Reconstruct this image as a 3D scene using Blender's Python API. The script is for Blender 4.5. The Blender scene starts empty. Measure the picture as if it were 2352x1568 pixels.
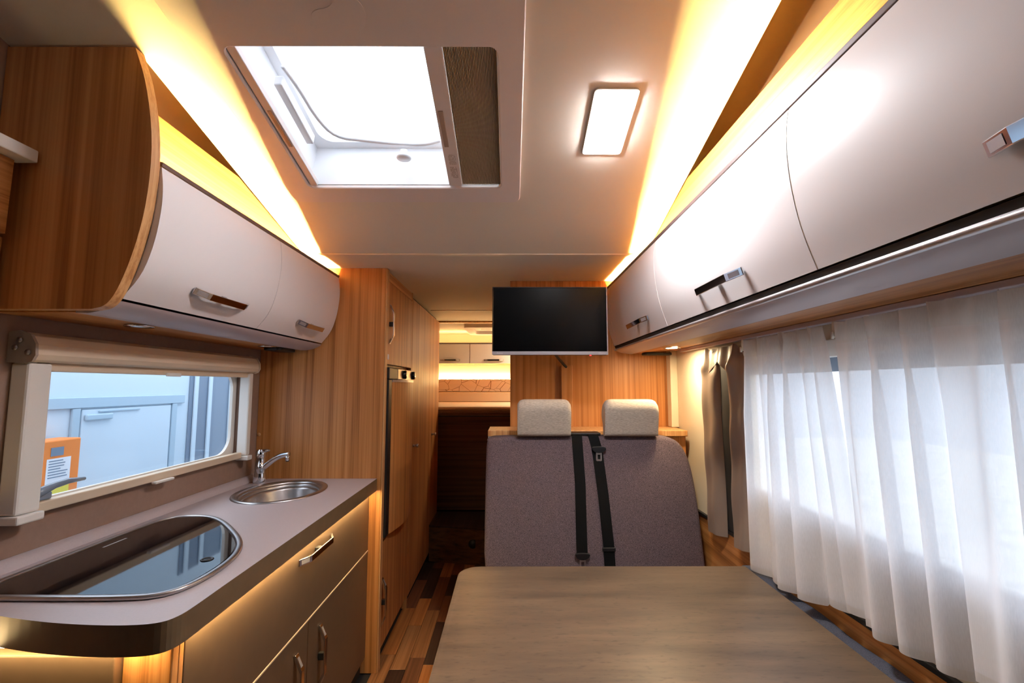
import bpy, bmesh, math, random
from mathutils import Vector, Matrix
random.seed(7)
C = bpy.context.scene.collection
SC = bpy.context.scene
PI = math.pi

# ------------------------------------------------------------------ camera
cam_d = bpy.data.cameras.new('camera')
cam_d.sensor_width = 36.0
cam_d.lens = 36.0 * 1080.0 / 2352.0
cam_d.clip_start = 0.02
cam = bpy.data.objects.new('camera', cam_d)
C.objects.link(cam)
cam.location = (0, 0, 1.36)
cam.rotation_euler = (math.radians(90 + 5.3427), 0, math.radians(-0.2122))
SC.camera = cam

# ------------------------------------------------------------------ world, exposure
SC.view_settings.view_transform = 'Standard'
SC.view_settings.look = 'None'
SC.view_settings.gamma = 1.0
SC.view_settings.use_curve_mapping = False
SC.view_settings.exposure = 0.66
SC.cycles.use_denoising = True
SC.cycles.max_bounces = 10
SC.cycles.diffuse_bounces = 5
SC.cycles.transparent_max_bounces = 16
SC.cycles.sample_clamp_indirect = 6.0
SC.cycles.caustics_reflective = False
SC.cycles.caustics_refractive = False

SKY_HORIZON = 1.4
SKY_ZENITH = 5.0
LAMP = 138.0
LED = 700.0
LED_UNDER = 95.0
LED_REAR = 130.0
SPOT = 520.0
WARM = (1.0, 0.67, 0.22)
DAY = (1.0, 0.98, 1.0)

world = bpy.data.worlds.new('sky')
SC.world = world
world.use_nodes = True
wn, wl = world.node_tree.nodes, world.node_tree.links
wn.clear()
w_out = wn.new('ShaderNodeOutputWorld')
w_bg = wn.new('ShaderNodeBackground')
w_tc = wn.new('ShaderNodeTexCoord')
w_no = wn.new('ShaderNodeTexNoise'); w_no.inputs['Scale'].default_value = 8.0; w_no.inputs['Detail'].default_value = 5
w_rp = wn.new('ShaderNodeValToRGB')          # blue gaps and white cloud
w_rp.color_ramp.elements[0].position = 0.38; w_rp.color_ramp.elements[0].color = (0.125, 0.158, 0.178, 1)
w_rp.color_ramp.elements[1].position = 0.60; w_rp.color_ramp.elements[1].color = (0.93, 0.97, 1.05, 1)
w_sx = wn.new('ShaderNodeSeparateXYZ')
w_mr = wn.new('ShaderNodeMapRange')          # overcast sky: the zenith is brighter than the horizon
w_mr.inputs['From Min'].default_value = 0.0; w_mr.inputs['From Max'].default_value = 1.0
w_mr.inputs['To Min'].default_value = SKY_HORIZON; w_mr.inputs['To Max'].default_value = SKY_ZENITH
w_h = wn.new('ShaderNodeMixRGB')             # haze evens the sky out towards the horizon
w_h.inputs['Color1'].default_value = (0.77, 0.86, 1.02, 1)
w_hf = wn.new('ShaderNodeMapRange'); w_hf.inputs['From Min'].default_value = 0.1; w_hf.inputs['From Max'].default_value = 0.6
wl.new(w_tc.outputs['Generated'], w_no.inputs['Vector'])
wl.new(w_tc.outputs['Generated'], w_sx.inputs['Vector'])
wl.new(w_no.outputs['Fac'], w_rp.inputs['Fac'])
wl.new(w_sx.outputs['Z'], w_mr.inputs['Value']); wl.new(w_sx.outputs['Z'], w_hf.inputs['Value'])
wl.new(w_hf.outputs['Result'], w_h.inputs['Fac']); wl.new(w_rp.outputs['Color'], w_h.inputs['Color2'])
wl.new(w_h.outputs['Color'], w_bg.inputs['Color'])
wl.new(w_mr.outputs['Result'], w_bg.inputs['Strength'])
wl.new(w_bg.outputs['Background'], w_out.inputs['Surface'])

# ------------------------------------------------------------------ materials
def srgb(r, g, b):
    f = lambda c: (c / 255 / 12.92) if c / 255 <= 0.04045 else ((c / 255 + 0.055) / 1.055) ** 2.4
    return (f(r), f(g), f(b), 1)

def newmat(name):
    m = bpy.data.materials.new(name); m.use_nodes = True
    b = m.node_tree.nodes['Principled BSDF']
    return m, m.node_tree.nodes, m.node_tree.links, b

def plain(name, col, rough=0.5, metal=0.0, bump=0.0, bscale=300, spec=0.5, vary=0.0, vscale=6):
    m, n, l, b = newmat(name)
    b.inputs['Base Color'].default_value = col
    b.inputs['Roughness'].default_value = rough
    b.inputs['Metallic'].default_value = metal
    b.inputs['Specular IOR Level'].default_value = spec
    tc = n.new('ShaderNodeTexCoord')
    if vary:
        no = n.new('ShaderNodeTexNoise'); no.inputs['Scale'].default_value = vscale; no.inputs['Detail'].default_value = 5
        l.new(tc.outputs['Object'], no.inputs['Vector'])
        rp = n.new('ShaderNodeValToRGB')
        rp.color_ramp.elements[0].position = 0.3; rp.color_ramp.elements[1].position = 0.7
        rp.color_ramp.elements[0].color = tuple(c * (1 - vary) for c in col[:3]) + (1,)
        rp.color_ramp.elements[1].color = tuple(min(1, c * (1 + vary)) for c in col[:3]) + (1,)
        l.new(no.outputs['Fac'], rp.inputs['Fac']); l.new(rp.outputs['Color'], b.inputs['Base Color'])
    if bump:
        no = n.new('ShaderNodeTexNoise'); no.inputs['Scale'].default_value = bscale; no.inputs['Detail'].default_value = 3
        bp = n.new('ShaderNodeBump'); bp.inputs['Strength'].default_value = bump; bp.inputs['Distance'].default_value = 0.002
        l.new(tc.outputs['Object'], no.inputs['Vector']); l.new(no.outputs['Fac'], bp.inputs['Height'])
        l.new(bp.outputs['Normal'], b.inputs['Normal'])
    return m

def wood(name, dark, mid, light, axis='z', rough=0.42, scale=1.0, spec=0.4, seed=0.0):
    """streaked veneer, the grain runs along axis"""
    m, n, l, b = newmat(name)
    tc = n.new('ShaderNodeTexCoord')
    mp = n.new('ShaderNodeMapping')
    s = {'x': (0.6, 42, 42), 'y': (42, 0.6, 42), 'z': (42, 42, 0.6)}[axis]
    mp.inputs['Scale'].default_value = tuple(v * scale for v in s)
    mp.inputs['Location'].default_value = (seed, seed * 1.7, seed * 0.6)
    l.new(tc.outputs['Object'], mp.inputs['Vector'])
    n1 = n.new('ShaderNodeTexNoise'); n1.inputs['Scale'].default_value = 1.0; n1.inputs['Detail'].default_value = 4; n1.inputs['Distortion'].default_value = 0.25
    l.new(mp.outputs['Vector'], n1.inputs['Vector'])
    mp2 = n.new('ShaderNodeMapping'); mp2.inputs['Scale'].default_value = tuple(v * scale * (5 if v > 1 else 2.4) for v in s)
    l.new(tc.outputs['Object'], mp2.inputs['Vector'])
    n2 = n.new('ShaderNodeTexNoise'); n2.inputs['Scale'].default_value = 1.0; n2.inputs['Detail'].default_value = 3
    l.new(mp2.outputs['Vector'], n2.inputs['Vector'])
    mx = n.new('ShaderNodeMath'); mx.operation = 'MULTIPLY_ADD'; mx.inputs[1].default_value = 0.45
    sub = n.new('ShaderNodeMath'); sub.operation = 'SUBTRACT'; sub.inputs[1].default_value = 0.5
    l.new(n2.outputs['Fac'], sub.inputs[0]); l.new(sub.outputs[0], mx.inputs[0]); l.new(n1.outputs['Fac'], mx.inputs[2])
    rp = n.new('ShaderNodeValToRGB')
    e = rp.color_ramp.elements
    e[0].position = 0.30; e[0].color = dark
    e[1].position = 0.68; e[1].color = light
    x = e.new(0.47); x.color = mid
    l.new(mx.outputs[0], rp.inputs['Fac']); l.new(rp.outputs['Color'], b.inputs['Base Color'])
    b.inputs['Roughness'].default_value = rough
    b.inputs['Specular IOR Level'].default_value = spec
    bp = n.new('ShaderNodeBump'); bp.inputs['Strength'].default_value = 0.06; bp.inputs['Distance'].default_value = 0.001
    l.new(n2.outputs['Fac'], bp.inputs['Height']); l.new(bp.outputs['Normal'], b.inputs['Normal'])
    return m

def fabric(name, c1, c2, scale=900, rough=0.9, bump=0.35, stretch=(1, 1, 1)):
    m, n, l, b = newmat(name)
    tc = n.new('ShaderNodeTexCoord')
    mp = n.new('ShaderNodeMapping'); mp.inputs['Scale'].default_value = stretch
    l.new(tc.outputs['Object'], mp.inputs['Vector'])
    no = n.new('ShaderNodeTexNoise'); no.inputs['Scale'].default_value = scale; no.inputs['Detail'].default_value = 2
    l.new(mp.outputs['Vector'], no.inputs['Vector'])
    rp = n.new('ShaderNodeValToRGB')
    rp.color_ramp.elements[0].position = 0.35; rp.color_ramp.elements[0].color = c1
    rp.color_ramp.elements[1].position = 0.65; rp.color_ramp.elements[1].color = c2
    l.new(no.outputs['Fac'], rp.inputs['Fac']); l.new(rp.outputs['Color'], b.inputs['Base Color'])
    bp = n.new('ShaderNodeBump'); bp.inputs['Strength'].default_value = bump; bp.inputs['Distance'].default_value = 0.001
    l.new(no.outputs['Fac'], bp.inputs['Height']); l.new(bp.outputs['Normal'], b.inputs['Normal'])
    b.inputs['Roughness'].default_value = rough
    b.inputs['Specular IOR Level'].default_value = 0.2
    return m

def emit(name, col, strength):
    m = bpy.data.materials.new(name); m.use_nodes = True
    n, l = m.node_tree.nodes, m.node_tree.links
    n.clear()
    o = n.new('ShaderNodeOutputMaterial'); e = n.new('ShaderNodeEmission')
    e.inputs['Color'].default_value = tuple(col[:3]) + (1,); e.inputs['Strength'].default_value = strength
    l.new(e.outputs[0], o.inputs['Surface'])
    return m

def glass(name, tint=(0.93, 0.97, 1.0), refl=0.08, rough=0.02, dirt=0.0):
    m = bpy.data.materials.new(name); m.use_nodes = True
    n, l = m.node_tree.nodes, m.node_tree.links
    n.clear()
    o = n.new('ShaderNodeOutputMaterial')
    t = n.new('ShaderNodeBsdfTransparent'); t.inputs['Color'].default_value = tint + (1,)
    g = n.new('ShaderNodeBsdfGlossy'); g.inputs['Roughness'].default_value = rough
    mx = n.new('ShaderNodeMixShader')
    lw = n.new('ShaderNodeLayerWeight'); lw.inputs['Blend'].default_value = 0.5
    pw = n.new('ShaderNodeMath'); pw.operation = 'POWER'; pw.inputs[1].default_value = 4.0
    ad = n.new('ShaderNodeMath'); ad.operation = 'MULTIPLY_ADD'; ad.inputs[1].default_value = 0.5; ad.inputs[2].default_value = refl * 0.5
    l.new(lw.outputs['Facing'], pw.inputs[0]); l.new(pw.outputs[0], ad.inputs[0])
    l.new(ad.outputs[0], mx.inputs['Fac'])
    l.new(t.outputs[0], mx.inputs[1]); l.new(g.outputs[0], mx.inputs[2])
    last = mx
    if dirt:
        tc = n.new('ShaderNodeTexCoord')
        no = n.new('ShaderNodeTexNoise'); no.inputs['Scale'].default_value = 5; no.inputs['Detail'].default_value = 8; no.inputs['Roughness'].default_value = 0.7
        l.new(tc.outputs['Object'], no.inputs['Vector'])
        rp = n.new('ShaderNodeValToRGB'); rp.color_ramp.elements[0].position = 0.57; rp.color_ramp.elements[1].position = 0.76
        rp.color_ramp.elements[1].color = (dirt, dirt, dirt, 1)
        l.new(no.outputs['Fac'], rp.inputs['Fac'])
        d = n.new('ShaderNodeBsdfDiffuse'); d.inputs['Color'].default_value = (0.55, 0.5, 0.48, 1)
        m2 = n.new('ShaderNodeMixShader')
        l.new(rp.outputs['Color'], m2.inputs['Fac']); l.new(mx.outputs[0], m2.inputs[1]); l.new(d.outputs[0], m2.inputs[2])
        last = m2
    l.new(last.outputs[0], o.inputs['Surface'])
    return m

def sheer(name, col, trans=0.3, transl=0.6):
    m = bpy.data.materials.new(name); m.use_nodes = True
    n, l = m.node_tree.nodes, m.node_tree.links
    n.clear()
    o = n.new('ShaderNodeOutputMaterial')
    t = n.new('ShaderNodeBsdfTransparent'); t.inputs['Color'].default_value = (1, 1, 1, 1)
    d = n.new('ShaderNodeBsdfDiffuse'); d.inputs['Color'].default_value = col
    tr = n.new('ShaderNodeBsdfTranslucent'); tr.inputs['Color'].default_value = col
    tc = n.new('ShaderNodeTexCoord')
    mp = n.new('ShaderNodeMapping'); mp.inputs['Scale'].default_value = (1, 1, 0.15)
    no = n.new('ShaderNodeTexNoise'); no.inputs['Scale'].default_value = 500
    l.new(tc.outputs['Object'], mp.inputs['Vector']); l.new(mp.outputs['Vector'], no.inputs['Vector'])
    mr = n.new('ShaderNodeMapRange'); mr.inputs['To Min'].default_value = trans - 0.08; mr.inputs['To Max'].default_value = trans + 0.08
    l.new(no.outputs['Fac'], mr.inputs['Value'])
    lw = n.new('ShaderNodeLayerWeight'); lw.inputs['Blend'].default_value = 0.5
    inv = n.new('ShaderNodeMath'); inv.operation = 'SUBTRACT'; inv.inputs[0].default_value = 1.0
    mu = n.new('ShaderNodeMath'); mu.operation = 'MULTIPLY'
    l.new(lw.outputs['Facing'], inv.inputs[1]); l.new(inv.outputs[0], mu.inputs[0]); l.new(mr.outputs['Result'], mu.inputs[1])
    m1 = n.new('ShaderNodeMixShader'); m1.inputs['Fac'].default_value = transl
    l.new(d.outputs[0], m1.inputs[1]); l.new(tr.outputs[0], m1.inputs[2])
    m2 = n.new('ShaderNodeMixShader')
    l.new(mu.outputs[0], m2.inputs['Fac'])
    l.new(m1.outputs[0], m2.inputs[1]); l.new(t.outputs[0], m2.inputs[2])
    l.new(m2.outputs[0], o.inputs['Surface'])
    return m

M = {}
OAK = (srgb(150, 94, 48), srgb(186, 124, 68), srgb(204, 144, 88))
M['oak_z'] = wood('oak veneer upright', *OAK, axis='z')
M['oak_y'] = wood('oak veneer lengthwise', *OAK, axis='y')
M['oak_x'] = wood('oak veneer crosswise', *OAK, axis='x')
M['oak_shaded'] = wood('oak with niche shade in its colour', srgb(58, 34, 18), srgb(82, 50, 28), srgb(100, 62, 36), axis='x')  # shade on the bed front and step is put into this darker oak
M['oak_end'] = wood('oak veneer end panel', *OAK, axis='z', scale=0.6, seed=3.1)
M['oak_edge'] = wood('oak edge band', srgb(178, 124, 74), srgb(202, 150, 96), srgb(216, 168, 116), axis='z', scale=2)
M['oak_light'] = wood('pale oak board', srgb(160, 112, 66), srgb(178, 130, 82), srgb(192, 146, 98), axis='y', scale=1.4)
M['white_door'] = plain('pearl white lacquer', srgb(236, 230, 230), rough=0.42, bump=0.03, bscale=900)
M['white_trim'] = plain('white plastic trim', srgb(230, 226, 220), rough=0.4)
M['skylight_white'] = plain('warm white hatch plastic', srgb(232, 224, 220), rough=0.45, bump=0.03, bscale=700)
M['shaft_white'] = plain('white hatch shaft plastic', srgb(238, 238, 240), rough=0.4)
M['ceiling'] = plain('greige ceiling lining', srgb(232, 226, 212), rough=0.75, bump=0.05, bscale=500)
M['fascia'] = plain('tan fascia panel', srgb(226, 176, 112), rough=0.6)
M['seam'] = plain('pale seam strip', srgb(240, 228, 208), rough=0.4)
M['taupe_wall'] = plain('taupe wall lining', srgb(142, 116, 102), rough=0.8, bump=0.15, bscale=400, vary=0.05, vscale=60)
M['cream_wall'] = plain('cream wall lining', srgb(226, 214, 190), rough=0.7, bump=0.05)
M['counter'] = plain('mauve grey laminate', srgb(182, 170, 172), rough=0.36, bump=0.03, bscale=600, vary=0.03, vscale=200)
M['counter_edge'] = plain('brushed bronze edge', srgb(112, 92, 68), rough=0.45, metal=0.2, vary=0.08, vscale=20)
M['bronze_front'] = plain('bronze satin lacquer', srgb(106, 86, 68), rough=0.38, metal=0.25, vary=0.04, vscale=30)
M['chrome'] = plain('chrome', srgb(226, 226, 230), rough=0.12, metal=1.0)
M['steel'] = plain('brushed steel', srgb(176, 172, 172), rough=0.32, metal=1.0, vary=0.04, vscale=50)
M['alu'] = plain('satin aluminium', srgb(196, 192, 196), rough=0.35, metal=0.7)
M['black_plastic'] = plain('black plastic', srgb(20, 20, 22), rough=0.45)
M['black_glass'] = plain('black glass', srgb(6, 6, 8), rough=0.04, spec=0.6)
M['screen'] = plain('matt black screen', srgb(3, 3, 4), rough=0.26, spec=0.12)
M['dark_gap'] = plain('dark recess', srgb(26, 22, 20), rough=0.8)
M['dark_trim'] = plain('dark taupe trim', srgb(98, 82, 78), rough=0.45)
M['grey_rail'] = plain('silver grey grooved rail', srgb(192, 180, 186), rough=0.42, metal=0.1)
M['blind_beige'] = plain('beige blind cassette', srgb(214, 196, 172), rough=0.5)
M['blind_cap'] = plain('grey cassette end cap', srgb(150, 138, 128), rough=0.5)
M['pane'] = glass('acrylic pane', (0.95, 0.98, 1.0), 0.05)
M['dome'] = glass('acrylic roof dome', (0.95, 0.98, 1.0), 0.06, dirt=0.75)
M['bench'] = fabric('mauve grey woven upholstery', srgb(58, 51, 57), srgb(124, 107, 112), scale=520)
M['headrest'] = fabric('pale linen weave', srgb(168, 156, 142), srgb(204, 192, 176), scale=320, stretch=(0.25, 1, 2.2))
M['belt'] = plain('black seat belt webbing', srgb(9, 9, 9), rough=0.6, bump=0.1, bscale=1500, spec=0.15)
M['sheer'] = sheer('white sheer voile', (0.92, 0.91, 0.93, 1), 0.15, 0.32)
M['sheer_hem'] = sheer('white sheer doubled hem', (0.86, 0.84, 0.83, 1), 0.10, 0.5)
M['drape'] = plain('grey brown satin drape', srgb(142, 124, 112), rough=0.38, bump=0.05, bscale=900)
M['lining'] = plain('black sheet for fold shade', srgb(22, 22, 24), rough=0.7)  # black stands in for the shade between the drape folds
M['cushion'] = fabric('charcoal blue upholstery', srgb(56, 58, 68), srgb(88, 90, 100), scale=500)
M['mattress'] = fabric('pale mattress cover', srgb(196, 176, 152), srgb(222, 204, 180), scale=300, bump=0.2)
M['mattress_side'] = fabric('brown mattress border', srgb(112, 92, 80), srgb(138, 114, 98), scale=300)
M['led'] = emit('warm light strip', WARM, LED)
M['led_under'] = emit('warm under-counter strip', (1.0, 0.72, 0.34), LED_UNDER)
M['led_rear'] = emit('warm bedroom strip', (1.0, 0.66, 0.26), LED_REAR)
M['led_rear_top'] = emit('warm strip over the bedroom cabinet', (1.0, 0.66, 0.26), LED_REAR * 0.45)
M['bed_fill'] = emit('added bedroom fill glow', (1.0, 0.80, 0.54), 48.0)  # added fill light, no such lamp is seen
M['lamp'] = emit('white lamp diffuser', DAY, LAMP)
M['spot'] = emit('warm spot lens', (1.0, 0.76, 0.44), SPOT)
M['red'] = emit('red standby lamp', (1.0, 0.03, 0.03), 3.0)
M['orange'] = plain('orange painted metal', srgb(236, 132, 52), rough=0.5)
M['label_white'] = plain('white label', srgb(226, 226, 230), rough=0.6)
M['label_yellow'] = plain('yellow label', srgb(222, 204, 70), rough=0.6)
M['label_grey'] = plain('grey print', srgb(158, 140, 126), rough=0.7)
M['body_white'] = plain('pale vehicle panel', srgb(204, 217, 227), rough=0.4)
M['body_grey'] = plain('blue grey vehicle trim', srgb(172, 192, 206), rough=0.4)
M['body_dark'] = plain('dark vehicle glass', srgb(120, 134, 152), rough=0.2)
M['ground'] = plain('pale concrete', srgb(214, 212, 206), rough=0.9, vary=0.15, vscale=3)  # kept pale to bounce daylight onto the parked vehicle
M['rubber'] = plain('tyre rubber', srgb(30, 30, 30), rough=0.8)
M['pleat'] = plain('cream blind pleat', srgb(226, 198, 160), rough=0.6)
M['pleat_shade'] = plain('painted blind fold shade', srgb(34, 28, 26), rough=0.8)

def table_mat():
    m, n, l, b = newmat('brown stone laminate')
    tc = n.new('ShaderNodeTexCoord')
    mp = n.new('ShaderNodeMapping'); mp.inputs['Scale'].default_value = (2.2, 14, 14)
    l.new(tc.outputs['Object'], mp.inputs['Vector'])
    n1 = n.new('ShaderNodeTexNoise'); n1.inputs['Scale'].default_value = 1.1; n1.inputs['Detail'].default_value = 9; n1.inputs['Roughness'].default_value = 0.62
    l.new(mp.outputs['Vector'], n1.inputs['Vector'])
    rp = n.new('ShaderNodeValToRGB')
    rp.color_ramp.elements[0].position = 0.32; rp.color_ramp.elements[0].color = srgb(84, 69, 56)
    rp.color_ramp.elements[1].position = 0.66; rp.color_ramp.elements[1].color = srgb(119, 98, 77)
    l.new(n1.outputs['Fac'], rp.inputs['Fac'])
    mp2 = n.new('ShaderNodeMapping'); mp2.inputs['Scale'].default_value = (40, 130, 40)
    l.new(tc.outputs['Object'], mp2.inputs['Vector'])
    n2 = n.new('ShaderNodeTexNoise'); n2.inputs['Scale'].default_value = 1.0; n2.inputs['Detail'].default_value = 4
    l.new(mp2.outputs['Vector'], n2.inputs['Vector'])
    r2 = n.new('ShaderNodeValToRGB')
    r2.color_ramp.elements[0].position = 0.30; r2.color_ramp.elements[0].color = (0.45, 0.42, 0.40, 1)
    r2.color_ramp.elements[1].position = 0.42; r2.color_ramp.elements[1].color = (1, 1, 1, 1)
    l.new(n2.outputs['Fac'], r2.inputs['Fac'])
    mx = n.new('ShaderNodeMixRGB'); mx.blend_type = 'MULTIPLY'; mx.inputs['Fac'].default_value = 0.6
    l.new(rp.outputs['Color'], mx.inputs['Color1']); l.new(r2.outputs['Color'], mx.inputs['Color2'])
    l.new(mx.outputs['Color'], b.inputs['Base Color'])
    b.inputs['Roughness'].default_value = 0.42
    bp = n.new('ShaderNodeBump'); bp.inputs['Strength'].default_value = 0.1; bp.inputs['Distance'].default_value = 0.001
    l.new(n2.outputs['Fac'], bp.inputs['Height']); l.new(bp.outputs['Normal'], b.inputs['Normal'])
    return m
M['table'] = table_mat()

def crackle_mat():
    m, n, l, b = newmat('beige fabric with printed crazed lines')
    tc = n.new('ShaderNodeTexCoord')
    mp = n.new('ShaderNodeMapping'); mp.inputs['Scale'].default_value = (9, 0.01, 11)
    l.new(tc.outputs['Object'], mp.inputs['Vector'])
    v = n.new('ShaderNodeTexVoronoi'); v.feature = 'DISTANCE_TO_EDGE'; v.inputs['Scale'].default_value = 1.0
    l.new(mp.outputs['Vector'], v.inputs['Vector'])
    rp = n.new('ShaderNodeValToRGB')
    rp.color_ramp.elements[0].position = 0.008; rp.color_ramp.elements[0].color = srgb(128, 96, 70)
    rp.color_ramp.elements[1].position = 0.022; rp.color_ramp.elements[1].color = srgb(216, 200, 188)
    l.new(v.outputs['Distance'], rp.inputs['Fac']); l.new(rp.outputs['Color'], b.inputs['Base Color'])
    b.inputs['Roughness'].default_value = 0.8
    return m
M['crackle'] = crackle_mat()
PLANKS = [wood('floor plank %s' % t, *c, axis='y', rough=0.35, scale=1.6, seed=i * 2.3) for i, (t, c) in enumerate([
    ('oak', (srgb(120, 76, 44), srgb(150, 100, 60), srgb(172, 122, 78))),
    ('amber', (srgb(142, 84, 40), srgb(172, 106, 54), srgb(192, 128, 72))),
    ('walnut', (srgb(40, 27, 21), srgb(54, 36, 28), srgb(70, 48, 37))),
    ('chestnut', (srgb(84, 50, 30), srgb(106, 64, 40), srgb(128, 82, 54)))])]

# ------------------------------------------------------------------ mesh helpers
def BM(): return bmesh.new()

def poly3(bm, pts, mi=0):
    f = bm.faces.new([bm.verts.new(p) for p in pts]); f.material_index = mi; return f

def hexa(bm, p, mi=0, bev=0.0, seg=2):
    """p: 8 points, bottom four then top four"""
    v = [bm.verts.new(q) for q in p]
    fs = []
    for q in ((0, 3, 2, 1), (4, 5, 6, 7), (0, 1, 5, 4), (1, 2, 6, 5), (2, 3, 7, 6), (3, 0, 4, 7)):
        f = bm.faces.new([v[i] for i in q]); f.material_index = mi; fs.append(f)
    if bev:
        es = list({e for f in fs for e in f.edges})
        r = bmesh.ops.bevel(bm, geom=es, offset=bev, segments=seg, affect='EDGES', profile=0.5)
        for f in r['faces']: f.material_index = mi
    return bm

def box(bm, x0, x1, y0, y1, z0, z1, bev=0.0, mi=0, seg=2):
    return hexa(bm, [(x0, y0, z0), (x1, y0, z0), (x1, y1, z0), (x0, y1, z0),
                     (x0, y0, z1), (x1, y0, z1), (x1, y1, z1), (x0, y1, z1)], mi, bev, seg)

def prism(bm, loops, f0, f1, mi=0, bev=0.0, seg=2):
    """loops: outer 2-D loop and holes; f0/f1 map a 2-D point to 3-D for the two caps"""
    a = BM()
    es = []
    for lp in loops:
        vs = [a.verts.new((p[0], p[1], 0)) for p in lp]
        for i in range(len(vs)): es.append(a.edges.new((vs[i], vs[(i + 1) % len(vs)])))
    if len(loops) == 1:
        a.faces.new(list(a.verts))
    else:
        bmesh.ops.triangle_fill(a, edges=es, use_beauty=True, use_dissolve=False)
    a.verts.index_update()
    co = [(v.co.x, v.co.y) for v in a.verts]
    fc = [[v.index for v in f.verts] for f in a.faces]
    be = [[v.index for v in e.verts] for e in a.edges if len(e.link_faces) == 1]
    a.free()
    v0 = [bm.verts.new(f0(p)) for p in co]; v1 = [bm.verts.new(f1(p)) for p in co]
    new = []
    for f in fc:
        new.append(bm.faces.new([v0[i] for i in f])); new.append(bm.faces.new([v1[i] for i in reversed(f)]))
    for i, j in be: new.append(bm.faces.new([v0[i], v0[j], v1[j], v1[i]]))
    for f in new: f.material_index = mi
    bmesh.ops.recalc_face_normals(bm, faces=new)
    if bev:
        eg = [e for f in new for e in f.edges if len(e.link_faces) == 2 and e.calc_face_angle(0) > 0.6]
        r = bmesh.ops.bevel(bm, geom=list(set(eg)), offset=bev, segments=seg, affect='EDGES', profile=0.5)
        for f in r['faces']: f.material_index = mi
    return bm

def prism_z(bm, loops, z0, z1, **k): return prism(bm, loops, lambda p: (p[0], p[1], z0), lambda p: (p[0], p[1], z1), **k)
def prism_y(bm, loops, y0, y1, **k): return prism(bm, loops, lambda p: (p[0], y0, p[1]), lambda p: (p[0], y1, p[1]), **k)
def prism_x(bm, loops, x0, x1, **k): return prism(bm, loops, lambda p: (x0, p[0], p[1]), lambda p: (x1, p[0], p[1]), **k)

def rrect(x0, x1, y0, y1, r, n=5, corners=(1, 1, 1, 1)):
    out = []
    for k, (cx, cy, a) in enumerate(((x1 - r, y1 - r, 0), (x0 + r, y1 - r, 90), (x0 + r, y0 + r, 180), (x1 - r, y0 + r, 270))):
        if corners[k]:
            for i in range(n + 1):
                t = math.radians(a + 90 * i / n); out.append((cx + r * math.cos(t), cy + r * math.sin(t)))
        else:
            out.append(((x1, y1), (x0, y1), (x0, y0), (x1, y0))[k])
    return out

def smooth_loop(pts, it=2):
    for _ in range(it):
        o = []
        for i in range(len(pts)):
            a, b = pts[i], pts[(i + 1) % len(pts)]
            o.append((a[0] * .75 + b[0] * .25, a[1] * .75 + b[1] * .25)); o.append((a[0] * .25 + b[0] * .75, a[1] * .25 + b[1] * .75))
        pts = o
    return pts

def smooth_open(pts, it=2):
    for _ in range(it):
        o = [pts[0]]
        for a, b in zip(pts, pts[1:]):
            o.append(tuple(x * .75 + y * .25 for x, y in zip(a, b))); o.append(tuple(x * .25 + y * .75 for x, y in zip(a, b)))
        o.append(pts[-1]); pts = o
    return pts

def offset_open(pts, d):
    o = []
    for i, p in enumerate(pts):
        a = pts[max(i - 1, 0)]; b = pts[min(i + 1, len(pts) - 1)]
        t = Vector((b[0] - a[0], b[1] - a[1])).normalized()
        o.append((p[0] - t.y * d, p[1] + t.x * d))
    return o

def tube(bm, path, r, seg=10, mi=0, cap=True):
    path = [Vector(p) for p in path]
    rr = r if isinstance(r, (list, tuple)) else [r] * len(path)
    rings = []; up = Vector((0, 0, 1))
    for i, p in enumerate(path):
        t = (path[min(i + 1, len(path) - 1)] - path[max(i - 1, 0)]).normalized()
        a = t.cross(up)
        if a.length < 1e-3: a = t.cross(Vector((1, 0, 0)))
        a.normalize(); b = a.cross(t)
        rings.append([bm.verts.new(p + (a * math.cos(k * 2 * PI / seg) + b * math.sin(k * 2 * PI / seg)) * rr[i]) for k in range(seg)])
    fs = []
    for u, v in zip(rings, rings[1:]):
        for k in range(seg): fs.append(bm.faces.new([u[k], u[(k + 1) % seg], v[(k + 1) % seg], v[k]]))
    if cap: fs.append(bm.faces.new(rings[0][::-1])); fs.append(bm.faces.new(rings[-1]))
    for f in fs: f.material_index = mi; f.smooth = True
    bmesh.ops.recalc_face_normals(bm, faces=fs)
    return bm

def lathe(bm, prof, c, seg=24, sx=1.0, sy=1.0, mi=0, rot=0.0, axis='z'):
    """prof: (radius, height) list around c"""
    rings = []
    for r, h in prof:
        ring = []
        for k in range(seg):
            a = 2 * PI * k / seg
            x, y = r * math.cos(a) * sx, r * math.sin(a) * sy
            x, y = x * math.cos(rot) - y * math.sin(rot), x * math.sin(rot) + y * math.cos(rot)
            q = {'z': (x, y, h), 'y': (x, h, y), 'x': (h, x, y)}[axis]
            ring.append(bm.verts.new((c[0] + q[0], c[1] + q[1], c[2] + q[2])))
        rings.append(ring)
    fs = []
    for u, v in zip(rings, rings[1:]):
        for k in range(seg): fs.append(bm.faces.new([u[k], u[(k + 1) % seg], v[(k + 1) % seg], v[k]]))
    if prof[0][0] > 1e-6: fs.append(bm.faces.new(rings[0][::-1]))
    if prof[-1][0] > 1e-6: fs.append(bm.faces.new(rings[-1]))
    for f in fs: f.material_index = mi; f.smooth = True
    bmesh.ops.remove_doubles(bm, verts=[v for r in rings for v in r], dist=1e-6)
    bmesh.ops.recalc_face_normals(bm, faces=[f for f in fs if f.is_valid])
    return bm

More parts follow.
